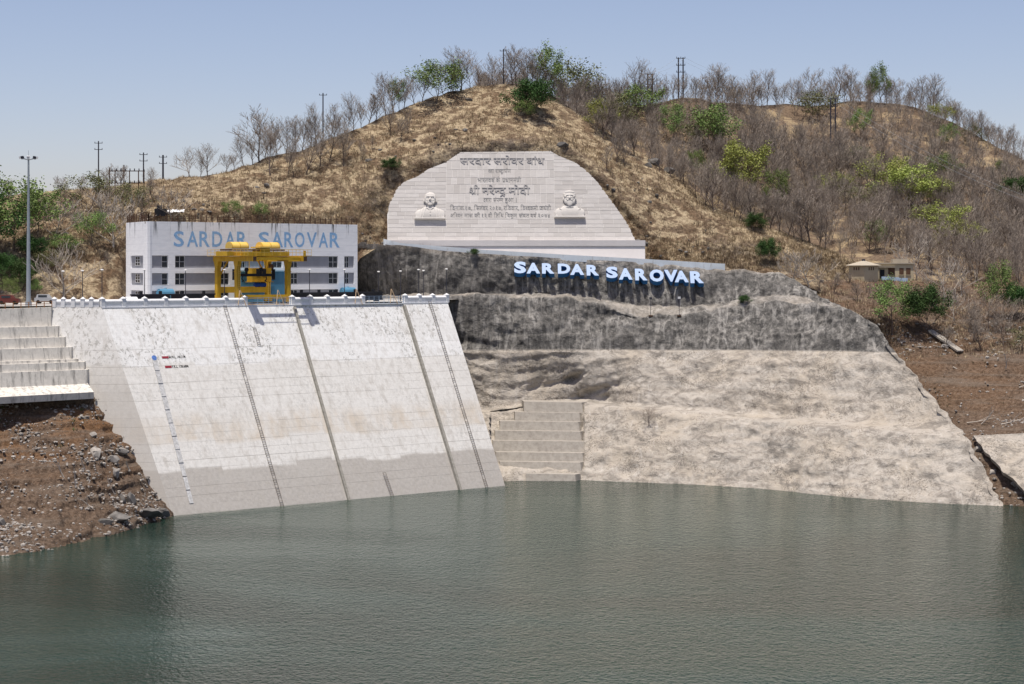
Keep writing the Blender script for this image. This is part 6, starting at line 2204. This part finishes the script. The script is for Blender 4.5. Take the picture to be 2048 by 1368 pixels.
for a in [(262, 1000, 34, 30, 'rockdark', 'large dark boulder with one flat face by the waterline left of the dam'), (245, 905, 30, 18, 'rock', 'pale flat overhanging boulder beside the lower flank wall'), (225, 920, 26, 22, 'rock', 'pale cracked rock left of the overhanging boulder'),
          (195, 910, 34, 30, 'rock', 'broad pale weathered rock in the middle of the left bank'), (232, 945, 22, 30, 'rock', 'tall narrow pale rock below the broad weathered one'), (5, 1045, 34, 26, 'rockdark', 'dark boulder at the left picture edge'), (8, 1058, 30, 10, 'rock', 'flat pale slab under the dark edge boulder'),
          (248, 1003, 16, 24, 'rockdark', 'small dark rock leaning against the large boulder'), (290, 1028, 70, 26, 'rockdark', 'long dark rock ledge sloping into the water at the dam foot'), (235, 1035, 60, 24, 'rockdark', 'dark layered rock outcrop above the left waterline'),
          (320, 1030, 44, 24, 'rockdark', 'dark rock wedge touching the dam foot at the water'), (210, 1045, 40, 18, 'rockdark', 'low dark rock left of the layered outcrop'), (190, 870, 20, 12, 'rock', 'small pale rock under the eroded red step')]:
    boulder(a[0], a[1], a[2], a[3], find_lb, a[4], a[5], int(a[0]))
for a in [(1310, 322, 34, 22, 'rockdark', 'black rock outcrop on the spur right of the memorial'), (1338, 340, 30, 18, 'rockdark', 'dark rock right of the black spur outcrop'), (1122, 290, 26, 14, 'rockdark', 'dark rock just above the top right memorial corner'), (938, 196, 18, 8, 'rockdark', 'dark slanting slab near the hill summit'), (1296, 330, 20, 16, 'rockdark', 'small black rock at the foot of the spur outcrop')]:
    boulder(a[0], a[1], a[2], a[3], find_front, a[4], a[5], int(a[0]))
for a in [(1960, 895, 30, 16, 'rock', 'pale broken slab edge at the lower right bank'), (1985, 940, 22, 14, 'rock', 'grey boulder on the rubble beside the cliff edge'), (2030, 968, 30, 14, 'rock', 'long grey rock above the right waterline'), (1890, 690, 24, 12, 'rock', 'pale concrete slab fragment under the dark round tree')]:
    boulder(a[0], a[1], a[2], a[3], find_rb, a[4], a[5], int(a[0]))

def driftwood(px_, py_, len_px, finder, label, seed, ang=None):
    p = finder(px_, py_)
    r = random.Random(seed)
    b = MB()
    L = len_px / F * p.y
    a = r.uniform(-0.8, 0.8) if ang is None else ang
    def branch(q, d, ln, rad, lv):
        for i in range(3):
            d = (d + Vector((r.uniform(-.3, .3), r.uniform(-.3, .1), r.uniform(-.2, .25)))).normalized()
            q2 = q + d * ln / 3
            b.tube(q, q2, rad * (1 - i * .25), rad * (.75 - i * .25), 5)
            q = q2
            if lv < 2 and i < 2:
                branch(q, (d + Vector((r.uniform(-.8, .8), r.uniform(-.6, .2), r.uniform(0, .7)))).normalized(), ln * 0.55, rad * 0.55, lv + 1)
    branch(p + Vector((0, -0.25, 0.15)), Vector((math.cos(a), -0.25, math.sin(a))).normalized(), L, 0.13, 0)
    b.build('driftwood', M['drift'], label=label, cat='driftwood')
for i, a in enumerate([(128, 955, 44, 'long forked bleached driftwood in the middle of the left bank', 2.2), (150, 968, 36, 'bleached driftwood standing next to the long forked piece', 1.7), (8, 985, 26, 'white curved driftwood at the left picture edge', 0.9), (172, 938, 24, 'thin upright driftwood above the forked pieces', 1.6),
                       (230, 985, 36, 'bleached branch lying left of the large dark boulder', 2.0), (185, 1020, 40, 'slanting dead branch near the left waterline', 2.3), (262, 940, 26, 'dead stick leaning beside the flank wall', 2.1)]):
    driftwood(a[0], a[1], a[2], find_lb, a[3], 500 + i, a[4])
for i, a in enumerate([(1930, 846, 60, 'tangled bleached driftwood at the foot of the right bank bench', 0.2), (2000, 848, 60, 'long bleached driftwood near the right picture edge', 0.1), (1960, 845, 40, 'crooked driftwood between the two long pieces', 0.7), (2010, 735, 30, 'white forked stump on the bare right bank', 1.3), (1905, 732, 34, 'grey plank-like branch on the right bank', -0.5), (2035, 772, 40, 'dead branch on the stony right bank', 0.3)]):
    driftwood(a[0], a[1], a[2], find_rb, a[3], 600 + i, a[4])
t = thing('broken_slab', P(2000, 960, 366), 'pale broken shotcrete slab hanging over rubble at the right waterline', 'slab')
ca, cb_, cc_, cd_ = [np.array(P(*q)) for q in ((1942, 871, 382.8), (2140, 862, 377), (2190, 1012, 358.5), (2074, 1010, 363))]
gu, gv = np.meshgrid(np.linspace(0, 1, 40), np.linspace(0, 1, 36))
Gs = (ca * (1 - gu[..., None]) + cb_ * gu[..., None]) * (1 - gv[..., None]) + (cd_ * (1 - gu[..., None]) + cc_ * gu[..., None]) * gv[..., None]
Gs[..., 0] += (1 - gu) * (fbm(Gs, 2.5, 3, 12) * 1.1)
Gs[..., 1] -= fbm(Gs, 4, 4, 13) * 0.6 + fbm(Gs * [1, 1, .3], 1.5, 3, 14, ridged=True) * 0.25
Bk = Gs + np.array([0.3, 0.9, -0.7])
n_ = Gs.shape[0] * Gs.shape[1]
fr_ = grid_faces(*Gs.shape[:2])
ed_ = np.arange(n_).reshape(Gs.shape[:2])
sd_ = np.concatenate([np.stack([e[:-1], e[1:], e[1:] + n_, e[:-1] + n_], axis=1) for e in (ed_[:, 0], ed_[-1], ed_[0])])
o = mesh_obj('slab_sheet', np_mesh('slab_sheet', np.concatenate([Gs.reshape(-1, 3), Bk.reshape(-1, 3)]) - np.array(ORG[t.name]), np.concatenate([fr_, fr_ + n_, sd_]), M['cliff'], False, {'zone': np.zeros(2 * n_)}), t)
# broken concrete drain chute on the right bank
b = MB()
p0, p1 = find_rb(1862, 662) + Vector((0, -0.6, 0.9)), find_rb(1918, 702) + Vector((0, -0.8, 0.9))
b.bar(p0 + Vector((0,0,-.5)), p1 + Vector((0,0,-.6)), 1.5, 0.35)
b.build('concrete_chute', M['terrace'], label='broken grey concrete chute slab sloping down beside the dark round tree', cat='chute')
# dead twiggy bush on the pale cliff
p = find_cliff(1296, 850)
plant_tree(BARE[3], p + Vector((0, -0.4, 0.2)), 3.4, 'dry_shrub', 'dead grey bush growing on the pale lower cliff', None, None, 1.3, 'shrub')
p = find_cliff(1490, 606)
plant_tree(GREEN['dark'][1], p, 1.7, 'green_tree', 'tiny green bush on the cliff berm right of the letters', None, None, 1.3, 'shrub')
p = find_cliff(948, 512)
plant_tree(GREEN['dark'][1], p + Vector((0, -0.3, 0)), 1.3, 'green_tree', 'tiny green bush below the sloping pale wall', None, None, 1.4, 'shrub')
